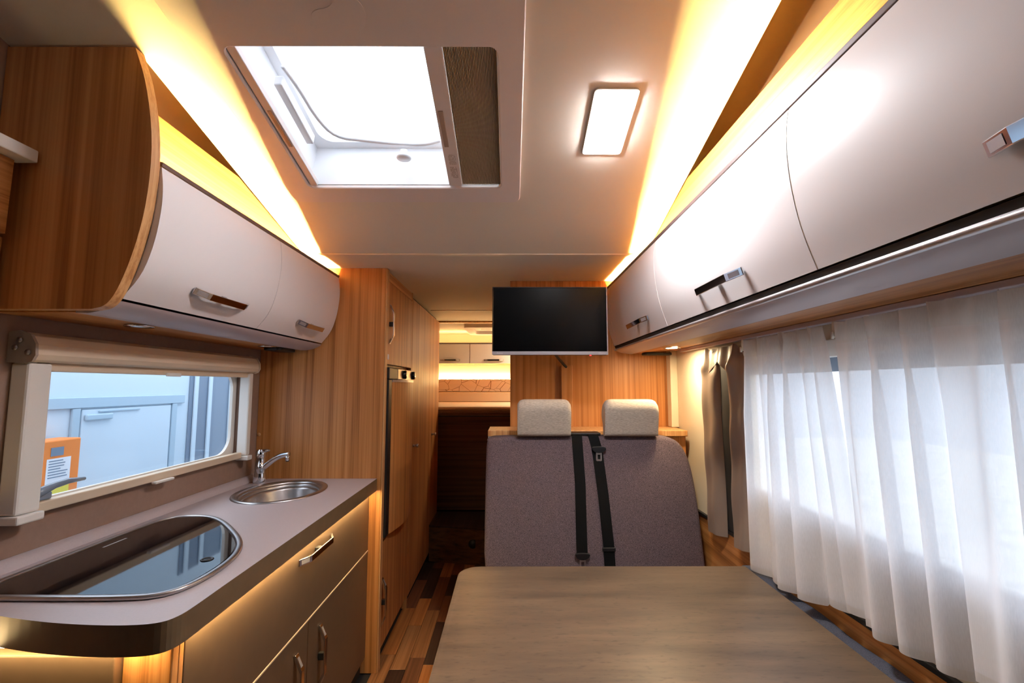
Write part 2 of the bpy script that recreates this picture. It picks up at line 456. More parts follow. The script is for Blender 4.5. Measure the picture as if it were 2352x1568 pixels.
def grid(bm, f, nu, nv, mi=0):
    vs = [[bm.verts.new(f(i / nu, j / nv)) for j in range(nv + 1)] for i in range(nu + 1)]
    for i in range(nu):
        for j in range(nv):
            q = bm.faces.new([vs[i][j], vs[i + 1][j], vs[i + 1][j + 1], vs[i][j + 1]])
            q.smooth = True; q.material_index = mi(i / nu, j / nv) if callable(mi) else mi
    return bm

# ------------------------------------------------------------------ object helpers
def props(o, label=None, cat=None, group=None, kind=None):
    if label: o['label'] = label
    if cat: o['category'] = cat
    if group: o['group'] = group
    if kind: o['kind'] = kind

def thing(name, loc, label, cat, group=None, kind=None):
    o = bpy.data.objects.new(name, None); C.objects.link(o); o.location = loc
    o.empty_display_size = 0.1
    props(o, label, cat, group, kind)
    return o

def O(name, bm, mats, parent=None, base=None, label=None, cat=None, group=None, kind=None, shade=None):
    """links bm (built in world coordinates) as ONE mesh object"""
    me = bpy.data.meshes.new(name)
    if shade is not None:
        for f in bm.faces: f.smooth = True
    bm.to_mesh(me); bm.free()
    if shade is not None: me.set_sharp_from_angle(angle=math.radians(shade))
    for m in (mats if isinstance(mats, (list, tuple)) else [mats]): me.materials.append(M[m] if isinstance(m, str) else m)
    o = bpy.data.objects.new(name, me); C.objects.link(o)
    if parent is not None:
        o.parent = parent
        if parent.parent is None: o.location = -Vector(parent.location)
    elif base is not None:
        me.transform(Matrix.Translation(-Vector(base))); o.location = base
    props(o, label, cat, group, kind)
    return o

def handle_bm(p, a, n, L, w=0.021, h=0.027, end=0.055, latch=True):
    """flat bow pull: p the start, a along, n out of the door; bright sloping ends, black push latch in the middle"""
    bm = BM()
    p, a, n = Vector(p), Vector(a).normalized(), Vector(n).normalized()
    u = a.cross(n)
    t = 0.0055
    outer = [(0, 0.001), (0, 0.005), (end * 0.85, h), (L - end * 0.85, h), (L, 0.005), (L, 0.001)]
    inner = [(L - 0.012, 0.001), (L - end, h - t), (end, h - t), (0.012, 0.001)]
    lp = outer + inner
    F = lambda s: (lambda q: p + a * q[0] + n * q[1] + u * (s * w / 2))
    prism(bm, [lp], F(-1), F(1), bev=0.0012, seg=2)
    # recessed pads on the sloping ends
    for s0, s1 in ((0.18, 0.80),):
        for flip in (0, 1):
            q0 = Vector((0, 0.005)); q1 = Vector((end * 0.85, h))
            nn = Vector((-(q1 - q0).y, (q1 - q0).x)).normalized()
            c0, c1 = q0.lerp(q1, s0) + nn * 0.0006, q0.lerp(q1, s1) + nn * 0.0006
            g = lambda q: (L - q.x if flip else q.x, q.y)
            k0, k1 = g(c0), g(c1)
            pts = [p + a * k[0] + n * k[1] + u * (s * w * 0.32) for k, s in ((k0, -1), (k1, -1), (k1, 1), (k0, 1))]
            poly3(bm, pts, 1)
    if latch:
        c = p + a * (L * 0.5)
        pts = []
        for z in (0.0008, h - t - 0.001):
            for x, y in ((-.012, -.007), (.012, -.007), (.012, .007), (-.012, .007)):
                pts.append(c + a * x + u * y + n * z)
        hexa(bm, pts, 2, 0.001)
    return bm
HM = ['chrome', 'alu', 'black_plastic']

# ceiling slope over the lounge: drops from the cab towards the middle of the van
TS = 0.251
def zc(y): return 1.96 + TS * (2.108 - y)
SN = Vector((0, TS, 1)).normalized()
def SL(x, y, d):
    p = Vector((x, y, zc(y))) - SN * d
    return (p.x, p.y, p.z)
def slbox(bm, x0, x1, y0, y1, d0, d1, bev=0.0, mi=0):
    return hexa(bm, [SL(x0, y0, d1), SL(x1, y0, d1), SL(x1, y1, d1), SL(x0, y1, d1), SL(x0, y0, d0), SL(x1, y0, d0), SL(x1, y1, d0), SL(x0, y1, d0)], mi, bev)
def slprism(bm, loops, d0, d1, **k): return prism(bm, loops, lambda p: SL(p[0], p[1], d0), lambda p: SL(p[0], p[1], d1), **k)

YB = -1.0          # behind the camera
YR = 5.5           # rear wall
D1, D2 = 2.372, 2.668

# ================================================================== SETTING
bm = BM(); box(bm, -1.30, 0.96, YB, YR, -0.05, -0.006)
floor = O('floor', bm, 'dark_gap', kind='structure', label='dark and amber plank floor along the aisle')
widths, x = [], -0.66
rows = []
while x < 0.30:
    rows.append(x); x += 0.078
for k, x in enumerate(rows):
    y = 1.35 + (k * 0.37) % 0.43
    prev = -1
    while y < 3.75:
        L = random.choice((0.34, 0.42, 0.5))
        c = random.choice([i for i in range(4) if i != prev]); prev = c
        b = BM(); box(b, x + 0.0006, x + 0.0774, y + 0.0006, min(y + L, 3.78) - 0.0006, -0.006, 0.0, bev=0.0006, seg=1)
        O('plank', b, PLANKS[c], floor)
        y += L
b = BM(); box(b, 0.30, 0.92, 0.3, 3.78, -0.006, -0.0005)
O('floor_covering', b, PLANKS[2], floor)
b = BM(); box(b, -1.26, 0.92, YB, 1.345, -0.006, -0.0005)
O('floor_covering', b, PLANKS[2], floor)

# left wall with its window opening
WL = (1.235, 2.215, 1.035, 1.445)      # y0 y1 z0 z1
bm = BM()
prism_x(bm, [[(YB, -0.05), (YR, -0.05), (YR, 2.05), (2.6, 2.05), (2.6, 2.10), (0, 2.62), (YB, 2.62)],
             rrect(WL[0], WL[1], WL[2], WL[3], 0.03)], -1.30, -1.26)
wl_ = O('wall_left', bm, 'taupe_wall', kind='structure', label='taupe left wall behind the kitchen')
b = BM()
prism_x(b, [[(YB, -0.05), (YR, -0.05), (YR, 2.05), (2.6, 2.05), (2.6, 2.10), (0, 2.62), (YB, 2.62)],
            rrect(WL[0], WL[1], WL[2], WL[3], 0.03)], -1.312, -1.3005)
O('outer_skin', b, 'body_white', wl_, label='white outer skin of the van')
WR = (0.64, 1.850, 0.955, 1.47)
bm = BM()
prism_x(bm, [[(YB, -0.05), (YR, -0.05), (YR, 2.05), (2.6, 2.05), (2.6, 2.10), (0, 2.62), (YB, 2.62)],
             rrect(WR[0], WR[1], WR[2], WR[3], 0.03)], 0.925, 0.965)
wr = O('wall_right', bm, 'cream_wall', kind='structure', label='cream right wall with wooden lower panel')
b = BM(); box(b, 0.914, 0.9245, 0.3, D2 - 0.002, 0.0, 0.742)
O('lower_panel', b, 'oak_y', wr, label='orange oak panel along the bottom of the wall')
b = BM(); box(b, 0.910, 0.9245, 0.3, D2 - 0.002, 0.743, 0.757, bev=0.002)
O('black_strip', b, 'black_plastic', wr, label='black strip')
b = BM(); box(b, 0.885, 0.9245, 2.60, D2 - 0.003, 1.132, 1.56, bev=0.004)
O('trim_1', b, 'cream_wall', kind='structure', label='pale upright corner strip at the partition')
bm = BM(); box(bm, -1.30, 0.965, YR, YR + 0.04, -0.05, 2.05)
O('wall_rear', bm, 'cream_wall', kind='structure', label='cream wall at the back of the bedroom')
bm = BM(); box(bm, -1.30, 0.965, YB - 0.04, YB, -0.05, 2.62)
O('wall_front', bm, 'dark_gap', kind='structure', label='dark cab end wall')

# ceiling: flat over the rear, sloping over the lounge, with two joint strips
bm = BM(); box(bm, -1.30, 0.965, 2.108, YR, 1.96, 1.985)
ceil = O('ceiling', bm, 'ceiling', kind='structure', label='flat beige ceiling over the aisle and bedroom')
for nm, y, x0, x1, d in (('joint_strip', 2.100, -0.93, 0.60, 0.006), ('joint_strip', 3.73, -0.64, 0.0, 0.004)):
    b = BM(); box(b, x0, x1, y, y + 0.022, 1.96 - d, 1.9598, bev=0.0015)
    O(nm, b, 'seam', ceil)
b = BM(); box(b, -1.2, 0.9, 4.36, 4.44, 1.945, 1.9598, bev=0.002)
O('joint_strip', b, 'oak_edge', ceil)
HX0, HX1, HY0, HY1 = -0.722, -0.028, 1.098, 1.637
bm = BM()
slprism(bm, [[(-1.259, YB + .4), (0.62, YB + .4), (0.62, 2.108), (-0.948, 2.108), (-0.948, 1.122), (-1.259, 1.122)], [(HX0, HY0), (HX1, HY0), (HX1, HY1), (HX0, HY1)]], 0, -0.03)
fc = O('ceiling_front', bm, 'ceiling', kind='structure', label='beige ceiling that slopes down from the cab to the middle')
b = BM(); slbox(b, -1.30, -0.947, 1.10, 2.4, -0.14, -0.16); O('side_roof', b, 'ceiling', fc)
b = BM(); slbox(b, 0.62, 0.965, YB + .3, 2.7, -0.14, -0.16); O('side_roof', b, 'ceiling', fc)
b = BM(); slbox(b, -1.3, 0.965, YB + .41, YB, -0.02, -0.04); O('cab_roof', b, 'ceiling', fc)
for x0, x1, ya in ((-1.045, -1.03, 1.138), (0.70, 0.715, YB)):
    b = BM(); prism_x(b, [[(ya, 1.93), (2.62, 1.93), (2.62, 2.0), (2.1, 2.12), (ya, zc(ya) + 0.14)]], x0, x1)
    O('side_fascia', b, 'fascia', fc)
for x0, x1, ya in ((-0.950, -0.9478, 1.123), (0.6198, 0.622, YB + .4)):
    b = BM(); slbox(b, x0, x1, ya, 2.108, -0.002, -0.145); O('side_return', b, 'ceiling', fc)

# partition that carries the screen
bm = BM(); box(bm, 0.0, 0.924, D2, D2 + 0.03, 0.0, 1.9595)
O('wall_partition', bm, 'oak_z', kind='structure', label='oak partition wall behind the bench seat')
bm = BM(); box(bm, 0.0, 0.03, D2 + 0.031, 4.19, 0.0, 1.9595)
O('wall_washroom', bm, 'oak_z', kind='structure', label='oak washroom wall facing the tall wardrobe')

# ---------------------------------------------------------------- left window
W1 = thing('window_1', (-1.26, 1.72, 1.03), 'kitchen window with beige blind cassette above the worktop', 'window', kind='structure')
b = BM()
prism_y(b, [[(-1.259, 1.422), (-1.259, 1.492), (-1.235, 1.496), (-1.205, 1.485), (-1.192, 1.462), (-1.190, 1.438), (-1.197, 1.424), (-1.21, 1.419)]], 1.186, 2.236, bev=0.002)
O('blind_cassette', b, 'blind_beige', W1)
b = BM()
prism_y(b, [[(-1.259, 1.418), (-1.259, 1.495), (-1.235, 1.499), (-1.203, 1.488), (-1.189, 1.464), (-1.187, 1.436), (-1.195, 1.420), (-1.21, 1.415)]], 1.178, 1.1855)
for z, x_ in ((1.474, -1.228), (1.443, -1.205), (1.455, -1.238)): tube(b, [(x_, 1.1775, z), (x_, 1.174, z)], 0.007, mi=1)
O('end_cap', b, ['blind_cap', 'steel'], W1)
b = BM()
prism_y(b, [[(-1.259, 1.418), (-1.259, 1.495), (-1.235, 1.499), (-1.203, 1.488), (-1.189, 1.464), (-1.187, 1.436), (-1.195, 1.420), (-1.21, 1.415)]], 2.2365, 2.243)
O('end_cap', b, 'blind_beige', W1)
for y0, y1 in ((1.190, 1.252), (2.200, 2.232)):
    b = BM(); box(b, -1.259, -1.212, y0, y1, 1.040, 1.4175, bev=0.006); O('side_rail', b, 'white_trim', W1)
    b = BM(); box(b, -1.259, -1.202, y0 - 0.004, y1 + 0.004, 1.018, 1.0395, bev=0.004); O('rail_foot', b, 'white_trim', W1)
b = BM(); box(b, -1.259, -1.232, 1.2525, 2.1995, 1.028, 1.055, bev=0.003); O('bottom_rail', b, 'blind_beige', W1)
b = BM(); box(b, -1.2315, -1.214, 1.655, 1.745, 1.022, 1.031, bev=0.003); O('pull_tab', b, 'white_trim', W1)
b = BM(); box(b, -1.257, -1.222, 1.2525, 2.1995, 1.397, 1.4225, bev=0.002); O('blind_bar', b, 'blind_beige', W1)
b = BM(); box(b, -1.2215, -1.214, 1.675, 1.745, 1.392, 1.405, bev=0.002); O('pull_tab', b, 'white_trim', W1)
b = BM(); box(b, -1.298, -1.292, WL[0] + .001, WL[1] - .001, WL[2] + .001, WL[3] - .001); O('pane', b, 'pane', W1)
b = BM()
prism_x(b, [rrect(WL[0] + .002, WL[1] - .002, WL[2] + .002, WL[3] - .002, 0.028), rrect(WL[0] + .022, WL[1] - .03, WL[2] + .020, WL[3] - .02, 0.085, n=8)], -1.2915, -1.279)
O('inner_seal', b, 'white_trim', W1)
b = BM()
tube(b, [(-1.252, 1.262, 1.068), (-1.245, 1.285, 1.080), (-1.243, 1.32, 1.089), (-1.243, 1.36, 1.093), (-1.244, 1.41, 1.090)], [0.013, 0.012, 0.009, 0.008, 0.005])
box(b, -1.276, -1.243, 1.2535, 1.315, 1.0555, 1.075, bev=0.004)
O('window_latch', b, 'body_dark', W1)

# ---------------------------------------------------------------- right window
W2 = thing('window_2', (0.925, 1.17, 0.955), 'wide daylit window behind the white sheer curtains', 'window', kind='structure')
b = BM(); prism_x(b, [rrect(WR[0] - .02, WR[1] + .012, WR[2] - .02, WR[3] + .02, 0.04), rrect(WR[0] + .03, WR[1] - .03, WR[2] + .03, WR[3] - .03, 0.04)], 0.902, 0.9245, bev=0.003)
O('window_frame', b, 'white_trim', W2)
b = BM(); box(b, 0.958, 0.963, WR[0] + .001, WR[1] - .001, WR[2] + .001, WR[3] - .001); O('pane', b, 'pane', W2)
b = BM(); box(b, 0.93, 0.945, WR[0] + .01, WR[1] - .01, 1.40, WR[3] - .002); O('rolled_blind', b, 'body_dark', W2, label='dark rolled-up blind')

# ---------------------------------------------------------------- outside
bm = BM(); box(bm, -14, 14, -10, 18, -0.62, -0.60)
O('ground', bm, 'ground', kind='structure', label='pale concrete outside the windows')

# ================================================================== ROOF HATCH
SK = thing('skylight', SL(-0.38, 1.37, 0), 'large white roof skylight with clear dome and half-drawn pleated blind', 'skylight')
b = BM(); slprism(b, [rrect(-0.805, 0.036, 0.42, 1.715, 0.03), rrect(HX0 + .004, HX1 - .004, HY0 + .004, HY1 - .004, 0.022)], 0.0005, 0.016, bev=0.003, seg=1)
O('surround', b, 'skylight_white', SK)
b = BM()
for q in ((HX0, HX0 + .006, HY0, HY1), (HX1 - .006, HX1, HY0, HY1), (HX0 + .006, HX1 - .006, HY0, HY0 + .006), (HX0 + .006, HX1 - .006, HY1 - .006, HY1)):
    slbox(b, q[0] + (.001 if q[0] == HX0 else 0), q[1] - (.001 if q[1] == HX1 else 0), q[2] + .001, q[3] - .001, 0.0, -0.16)
O('shaft', b, 'shaft_white', SK)
b = BM(); slprism(b, [[(HX0 - .05, HY0 - .05), (HX1 + .05, HY0 - .05), (HX1 + .05, HY1 + .05), (HX0 - .05, HY1 + .05)], rrect(HX0 + .035, HX1 - .02, HY0 + .03, HY1 - .035, 0.05)], -0.161, -0.175)
O('dome_frame', b, 'shaft_white', SK)
b = BM()
def dome(u, v):
    x, y = HX0 - .02 + u * (HX1 - HX0 + .04), HY0 - .02 + v * (HY1 - HY0 + .04)
    return SL(x, y, -0.176 - 0.05 * (1 - (2 * u - 1) ** 4) * (1 - (2 * v - 1) ** 4))
grid(b, dome, 16, 12)
O('dome', b, 'dome', SK)
b = BM()
tube(b, smooth_open([SL(-0.655, 1.25, -.10), SL(-0.64, 1.32, -.10), SL(-0.632, 1.43, -.10), SL(-0.60, 1.515, -.10), SL(-0.50, 1.53, -.10), SL(-0.40, 1.545, -.10), SL(-0.30, 1.55, -.10), SL(-0.24, 1.53, -.10)], 2), 0.0065)
O('stay_bar', b, 'shaft_white', SK)
b = BM(); slbox(b, -0.684, -0.66, 1.27, 1.50, -.055, -.09, bev=0.004); O('stay_bracket', b, 'shaft_white', SK)
b = BM(); lathe(b, [(0.0, 0.0), (0.022, 0.0), (0.026, 0.004), (0.026, 0.012), (0.012, 0.016), (0.012, 0.034), (0, 0.034)], SL(-0.375, 1.575, -0.06), axis='z')
O('stay_knob', b, 'shaft_white', SK)
b = BM(); slbox(b, HX0 + .009, -0.689, HY0 + .008, HY1 - .008, 0.009, -0.012, bev=0.002)
O('blind_edge', b, 'skylight_white', SK)
b = BM(); slbox(b, -0.7055, -0.6935, 1.30, 1.44, 0.0088, 0.0120, bev=0.0015); O('grip', b, 'label_grey', SK)
b = BM(); slbox(b, -0.2185, -0.172, HY0 + .008, HY1 - .008, 0.009, -0.03, bev=0.003)
bb = O('blind_bar', b, 'skylight_white', SK)
b = BM(); slbox(b, -0.210, -0.196, 1.30, 1.44, 0.0088, 0.0120, bev=0.0015); O('grip', b, 'label_grey', bb)
for y0, y1 in ((1.475, 1.522), (1.532, 1.588)):
    b = BM(); nl = 9
    for i in range(nl):
        for j in range(7):
            xx = -0.2035 + i * 0.0026; yy = y0 + (y1 - y0) * j / 7
            if random.random() < .85: slbox(b, xx, xx + 0.0011, yy, yy + (y1 - y0) / 7 * random.uniform(.55, .92), 0.0089, 0.0094)
    O('printed_notice', b, 'label_grey', bb, kind='stuff')
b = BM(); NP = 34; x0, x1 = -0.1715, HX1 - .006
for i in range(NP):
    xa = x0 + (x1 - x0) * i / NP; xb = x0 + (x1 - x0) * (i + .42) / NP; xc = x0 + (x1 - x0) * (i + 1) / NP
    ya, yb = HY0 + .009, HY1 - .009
    poly3(b, [SL(xa, ya, .001), SL(xb, ya, .005), SL(xb, yb, .005), SL(xa, yb, .001)], 1)  # black faces paint in the shading of the pleats
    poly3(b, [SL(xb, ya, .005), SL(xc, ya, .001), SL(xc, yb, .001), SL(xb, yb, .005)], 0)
O('pleated_blind', b, ['pleat', 'pleat_shade'], SK, label='cream pleated blind with fold shade painted black', kind='stuff')
b = BM()
keyh = smooth_loop([(-0.46, 1.012), (-0.465, 1.038), (-0.415, 1.042), (-0.392, 1.062), (-0.36, 1.062), (-0.338, 1.04), (-0.334, 1.00), (-0.36, 0.972), (-0.395, 0.976), (-0.41, 1.005)], 2)
slprism(b, [keyh], 0.0162, 0.0180, bev=0.0006); O('cover_plate', b, 'skylight_white', SK)

# ================================================================== CEILING LAMP
LP = thing('ceiling_lamp', SL(0.3, 1.35, 0), 'bright white rectangular lamp on the sloping ceiling', 'lamp')
b = BM(); slprism(b, [rrect(0.233, 0.362, 1.228, 1.478, 0.012)], 0.0005, 0.006, bev=0.002, seg=2); O('housing', b, 'white_trim', LP)
b = BM(); slprism(b, [rrect(0.243, 0.352, 1.238, 1.468, 0.010)], 0.0062, 0.0100, bev=0.002); O('diffuser', b, 'lamp', LP, label='glowing white diffuser')

# ================================================================== OVERHEAD CABINET, LEFT
LCAB = thing('overhead_cabinet', (-1.06, 1.75, 1.54), 'white curved-front overhead cabinet with two doors above the kitchen window', 'cabinet')
prof = smooth_open([(-0.876, 1.906), (-0.868, 1.85), (-0.869, 1.79), (-0.880, 1.71), (-0.905, 1.63), (-0.952, 1.572)], 2)
inn = offset_open(prof, -0.018)
shell = prof + inn[::-1]
for y0, y1, ha, hb in ((1.139, 1.752, 1.325, 1.60), (1.755, 2.366, 1.985, 2.255)):
    b = BM(); prism_y(b, [shell], y0, y1)
    d = O('door', b, 'white_door', LCAB, shade=40)
    q = Vector((-0.9045, 0, 1.632)); n = Vector((0.86, 0, -0.5))
    O('handle', handle_bm((q.x, ha, q.z), (0, 1, 0), n, hb - ha), HM, d, label='chrome bow handle')
b = BM(); prism_y(b, [offset_open(prof, -0.0015) + offset_open(prof, -0.012)[::-1]], 1.7522, 1.7548); O('seam_strip', b, 'grey_rail', LCAB, shade=40)
ins = offset_open(prof, -0.0185)
b = BM(); prism_y(b, [[(-1.259, 1.60), (-1.259, 1.885), (-0.91, 1.885)] + [p for p in ins if p[1] < 1.87]], 1.139, 2.368)
O('carcass', b, 'dark_trim', LCAB)
b = BM()
prism_y(b, [smooth_open([(-0.953, 1.566), (-0.962, 1.557), (-0.990, 1.543), (-1.03, 1.536)], 2) + [(-1.06, 1.5365), (-1.06, 1.556), (-0.985, 1.566)]], 1.139, 2.368)
O('bottom_rail', b, 'grey_rail', LCAB, shade=40)
b = BM(); box(b, -1.259, -1.0605, 1.139, 2.368, 1.538, 1.556); O('bottom_board', b, 'oak_y', LCAB)
b = BM(); prism_y(b, [[(-0.875, 1.908), (-0.873, 1.919), (-0.884, 1.922), (-0.889, 1.908)]], 1.139, 2.368, bev=0.0015)
O('top_trim', b, 'dark_trim', LCAB)
b = BM(); box(b, -0.953, -0.947, 1.139, 2.368, 1.886, 2.093 - 0.0) if False else prism_x(b, [[(1.139, 1.886), (2.368, 1.886), (2.368, 1.958), (2.108, 1.958), (1.592, 2.086), (1.139, 2.086)]], -0.960, -0.9515)
O('cove_board', b, 'oak_light', LCAB, label='pale oak board lit by the strip light')
b = BM(); box(b, -0.903, -0.893, 1.15, 2.362, 1.886, 1.8885); O('light_strip', b, 'led', LCAB, label='glowing warm light strip')
# near end panel, up to the sloping ceiling
pp = [(-1.258, 1.541), (-0.995, 1.541), (-0.966, 1.552), (-0.936, 1.586), (-0.904, 1.690), (-0.884, 1.80), (-0.881, 1.96), (-0.909, 2.11), (-0.940, zc(1.12) - .003), (-1.029, zc(1.12) - .003), (-1.029, 2.25), (-1.258, 2.25)]
pp = pp[:2] + smooth_open([(-0.995, 1.541), (-0.962, 1.548), (-0.936, 1.586), (-0.902, 1.69), (-0.881, 1.81), (-0.878, 1.96), (-0.905, 2.11), (-0.940, zc(1.12) - .004)], 2) + [(-0.946, zc(1.12) - .004), (-1.258, zc(1.12) - .004)]
b = BM(); prism_y(b, [pp], 1.108, 1.137)
for f in b.faces:
    c = f.calc_center_median(); f.normal_update()
    if abs(f.normal.y) < 0.5 and (c.x > -1.0 or f.normal.z < -.5): f.material_index = 1
O('end_panel', b, ['oak_end', 'oak_edge'], LCAB, label='tall dark-looking oak end panel')
for y in (1.388, 2.123):
    c = (-1.10, y, 1.5355)
    b = BM(); lathe(b, [(0.020, 0.0018), (0.024, -0.001), (0.036, -0.003), (0.038, 0.0), (0.036, 0.0018)], c, seg=28)
    s = O('downlight', b, 'chrome', LCAB)
    b = BM(); lathe(b, [(0.0, 0.0005), (0.0195, 0.0005), (0.0195, 0.0015), (0, 0.0015)], c, seg=24); O('lens', b, 'alu', s)
b = BM(); prism_z(b, [rrect(-1.15, -1.06, 2.17, 2.34, 0.03)], 1.523, 1.5375, bev=0.004); O('corner_bracket', b, 'black_plastic', LCAB, label='black plastic fitting')

# small shelf nearer than the end panel
SH = thing('wall_shelf', (-1.2, 0.85, 1.71), 'narrow wall shelf with white ledge beside the dark end panel', 'shelf')
b = BM(); box(b, -1.20, -1.146, 0.35, 1.10, 1.896, 1.927, bev=0.003); O('ledge', b, 'white_trim', SH, label='white ledge')
b = BM(); box(b, -1.258, -1.201, 0.35, 1.095, 1.90, 1.918); O('top_board', b, 'oak_y', SH)
b = BM(); prism_y(b, [[(-1.182, 1.894), (-1.196, 1.894), (-1.200, 1.715), (-1.186, 1.715)]], 0.35, 1.08); O('front_board', b, 'oak_y', SH)
b = BM(); box(b, -1.258, -1.212, 0.35, 1.098, 1.52, 1.712); O('back_board', b, 'oak_z', SH)

# ================================================================== OVERHEAD CABINET, RIGHT
RCAB = thing('overhead_cabinet', (0.74, 1.3, 1.54), 'long white curved overhead cabinet above the sheer curtains', 'cabinet')
rp_ = smooth_open([(0.553, 1.906), (0.546, 1.86), (0.545, 1.80), (0.551, 1.735), (0.565, 1.66), (0.592, 1.582)], 2)
rin = offset_open(rp_, 0.018)
for y0, y1, ha, hb in ((-0.55, 0.884, 0.24, 0.535), (0.888, 1.748, 1.125, 1.41), (1.752, 2.560, 1.92, 2.235)):
    b = BM(); prism_y(b, [rp_ + rin[::-1]], y0, y1)
    d = O('door', b, 'white_door', RCAB, shade=40)
    O('handle', handle_bm((0.5705, hb, 1.640), (0, -1, 0), (-0.95, 0, -0.30), hb - ha), HM, d, label='chrome bow handle')
b = BM(); prism_y(b, [rp_ + rin[::-1]], 2.563, 2.664); O('end_filler', b, 'white_door', RCAB, shade=40)
for y in (0.886, 1.750, 2.5615):
    b = BM(); prism_y(b, [offset_open(rp_, 0.0008) + offset_open(rp_, 0.012)[::-1]], y - 0.0018, y + 0.0018); O('seam_strip', b, 'seam', RCAB, shade=40)
ris = offset_open(rp_, 0.0185)
b = BM(); prism_y(b, [[(0.924, 1.60), (0.924, 1.885), (0.60, 1.885)] + [p for p in ris if p[1] < 1.87]], -0.55, 2.664); O('carcass', b, 'pleat', RCAB)
b = BM(); prism_y(b, [[(0.595, 1.579), (0.601, 1.566), (0.64, 1.566), (0.64, 1.60)]], -0.55, 2.664); O('shadow_gap', b, 'dark_gap', RCAB)
b = BM(); prism_y(b, [smooth_open([(0.594, 1.5655), (0.590, 1.5600), (0.594, 1.5545), (0.602, 1.554)], 2) + [(0.615, 1.5655)]], -0.55, 2.664); O('edge_rail', b, 'alu', RCAB, shade=40, label='bright aluminium rail')
b = BM(); prism_y(b, [smooth_open([(0.6025, 1.5540), (0.625, 1.545), (0.655, 1.5395), (0.690, 1.5370)], 2) + [(0.690, 1.555), (0.62, 1.565)]], -0.55, 2.664); O('bottom_rail', b, 'grey_rail', RCAB, shade=40)
b = BM(); prism_y(b, [[(0.6905, 1.538), (0.924, 1.552), (0.924, 1.57), (0.6905, 1.57)]], -0.55, 2.664); O('bottom_board', b, 'oak_y', RCAB)
b = BM(); prism_y(b, [[(0.552, 1.908), (0.550, 1.919), (0.560, 1.922), (0.565, 1.908)]], -0.55, 2.664, bev=0.0015); O('top_trim', b, 'dark_trim', RCAB)
b = BM(); prism_x(b, [[(-0.55, 1.886), (2.664, 1.886), (2.664, 1.958), (2.108, 1.958), (1.592, 2.086), (-0.55, 2.086)]], 0.6235, 0.632); O('cove_board', b, 'oak_light', RCAB, label='pale oak board lit by the strip light')
b = BM(); box(b, 0.569, 0.579, 0.80, 2.655, 1.886, 1.8885); O('light_strip', b, 'led', RCAB, label='glowing warm light strip')
c = (0.776, 2.25, 1.5415)
b = BM(); lathe(b, [(0.026, 0.0), (0.030, -0.004), (0.040, -0.004), (0.043, 0.0)], c, seg=28); s = O('downlight', b, 'chrome', RCAB)
b = BM(); lathe(b, [(0.0, -0.003), (0.0255, -0.003), (0.0255, 0.0), (0, 0.0)], c, seg=24); O('lens', b, 'spot', s, label='lit warm lens')
b = BM(); prism_z(b, [rrect(0.73, 0.885, 2.55, 2.62, 0.02)], 1.525, 1.5400, bev=0.004); O('corner_bracket', b, 'black_plastic', RCAB, label='black plastic fitting')

# ================================================================== KITCHEN
WT = thing('worktop', (-0.96, 1.7, 0.845), 'mauve grey kitchen worktop with rounded near corner', 'worktop')
near = smooth_open([(-0.656, 1.12), (-0.655, 1.03), (-0.657, 0.985), (-0.675, 0.955), (-0.735, 0.946), (-0.825, 0.950), (-0.92, 0.963), (-1.03, 0.988), (-1.258, 1.055)], 2)
outl = [(-1.258, 2.370), (-0.656, 2.370)] + near
SCX, SCY, SA, SB, SR = -0.990, 2.090, 0.171, 0.220, 0.0
def ell(s, n=40, k=1.0): 
    o = []
    for i in range(n):
        a = 2 * PI * i / n
        x, y = SA * s * math.cos(a), (SB * s if k == 1 else SB - SA * (1 - s)) * math.sin(a)
        o.append((SCX + x * math.cos(SR) - y * math.sin(SR), SCY + x * math.sin(SR) + y * math.cos(SR)))
    return o
b = BM(); prism_z(b, [outl, ell(0.965)], 0.846, 0.904)
for f in b.faces:
    f.normal_update()
    if abs(f.normal.z) < .5: f.material_index = 1
O('top', b, ['counter', 'counter_edge'], WT)
b = BM(); prism_y(b, [[(-1.258, 0.9045), (-1.226, 0.9045), (-1.232, 0.918), (-1.250, 0.930), (-1.258, 0.930)]], 1.07, 2.370); O('upstand', b, 'counter', WT, shade=40)
b = BM(); box(b, -0.678, -0.670, 1.06, 2.34, 0.8435, 0.8458); O('light_strip', b, 'led_under', WT, label='warm light strip under the front edge')
b = BM(); box(b, -1.20, -0.72, 0.985, 0.993, 0.8435, 0.8458); O('light_strip', b, 'led_under', WT, label='warm light strip under the near edge')

SI = thing('sink', (SCX, SCY, 0.80), 'oval stainless steel sink set in the worktop', 'sink')
def ell_lathe(prof):
    b = BM(); rings = []
    for s, z in prof:
        rings.append([b.verts.new((x, y, z)) for x, y in ell(s, 48, 2)])
    for u, v in zip(rings, rings[1:]):
        for k in range(48):
            f = b.faces.new([u[k], u[(k + 1) % 48], v[(k + 1) % 48], v[k]]); f.smooth = True
    return b, rings
b, r = ell_lathe([(1.05, 0.9045), (1.045, 0.908), (1.02, 0.910), (0.95, 0.909), (0.90, 0.903), (0.895, 0.898), (0.86, 0.897), (0.84, 0.890), (0.835, 0.884), (0.80, 0.882), (0.78, 0.874), (0.74, 0.82), (0.66, 0.790), (0.45, 0.782), (0.12, 0.780)])
b.faces.new(r[-1]); bmesh.ops.recalc_face_normals(b, faces=list(b.faces))
for f in b.faces: f.normal_flip() if False else None
O('bowl', b, 'steel', SI, shade=60)
b = BM(); lathe(b, [(0.0, 0.784), (0.03, 0.784), (0.034, 0.781)], (SCX, SCY, 0), seg=20); O('drain', b, 'chrome', SI)

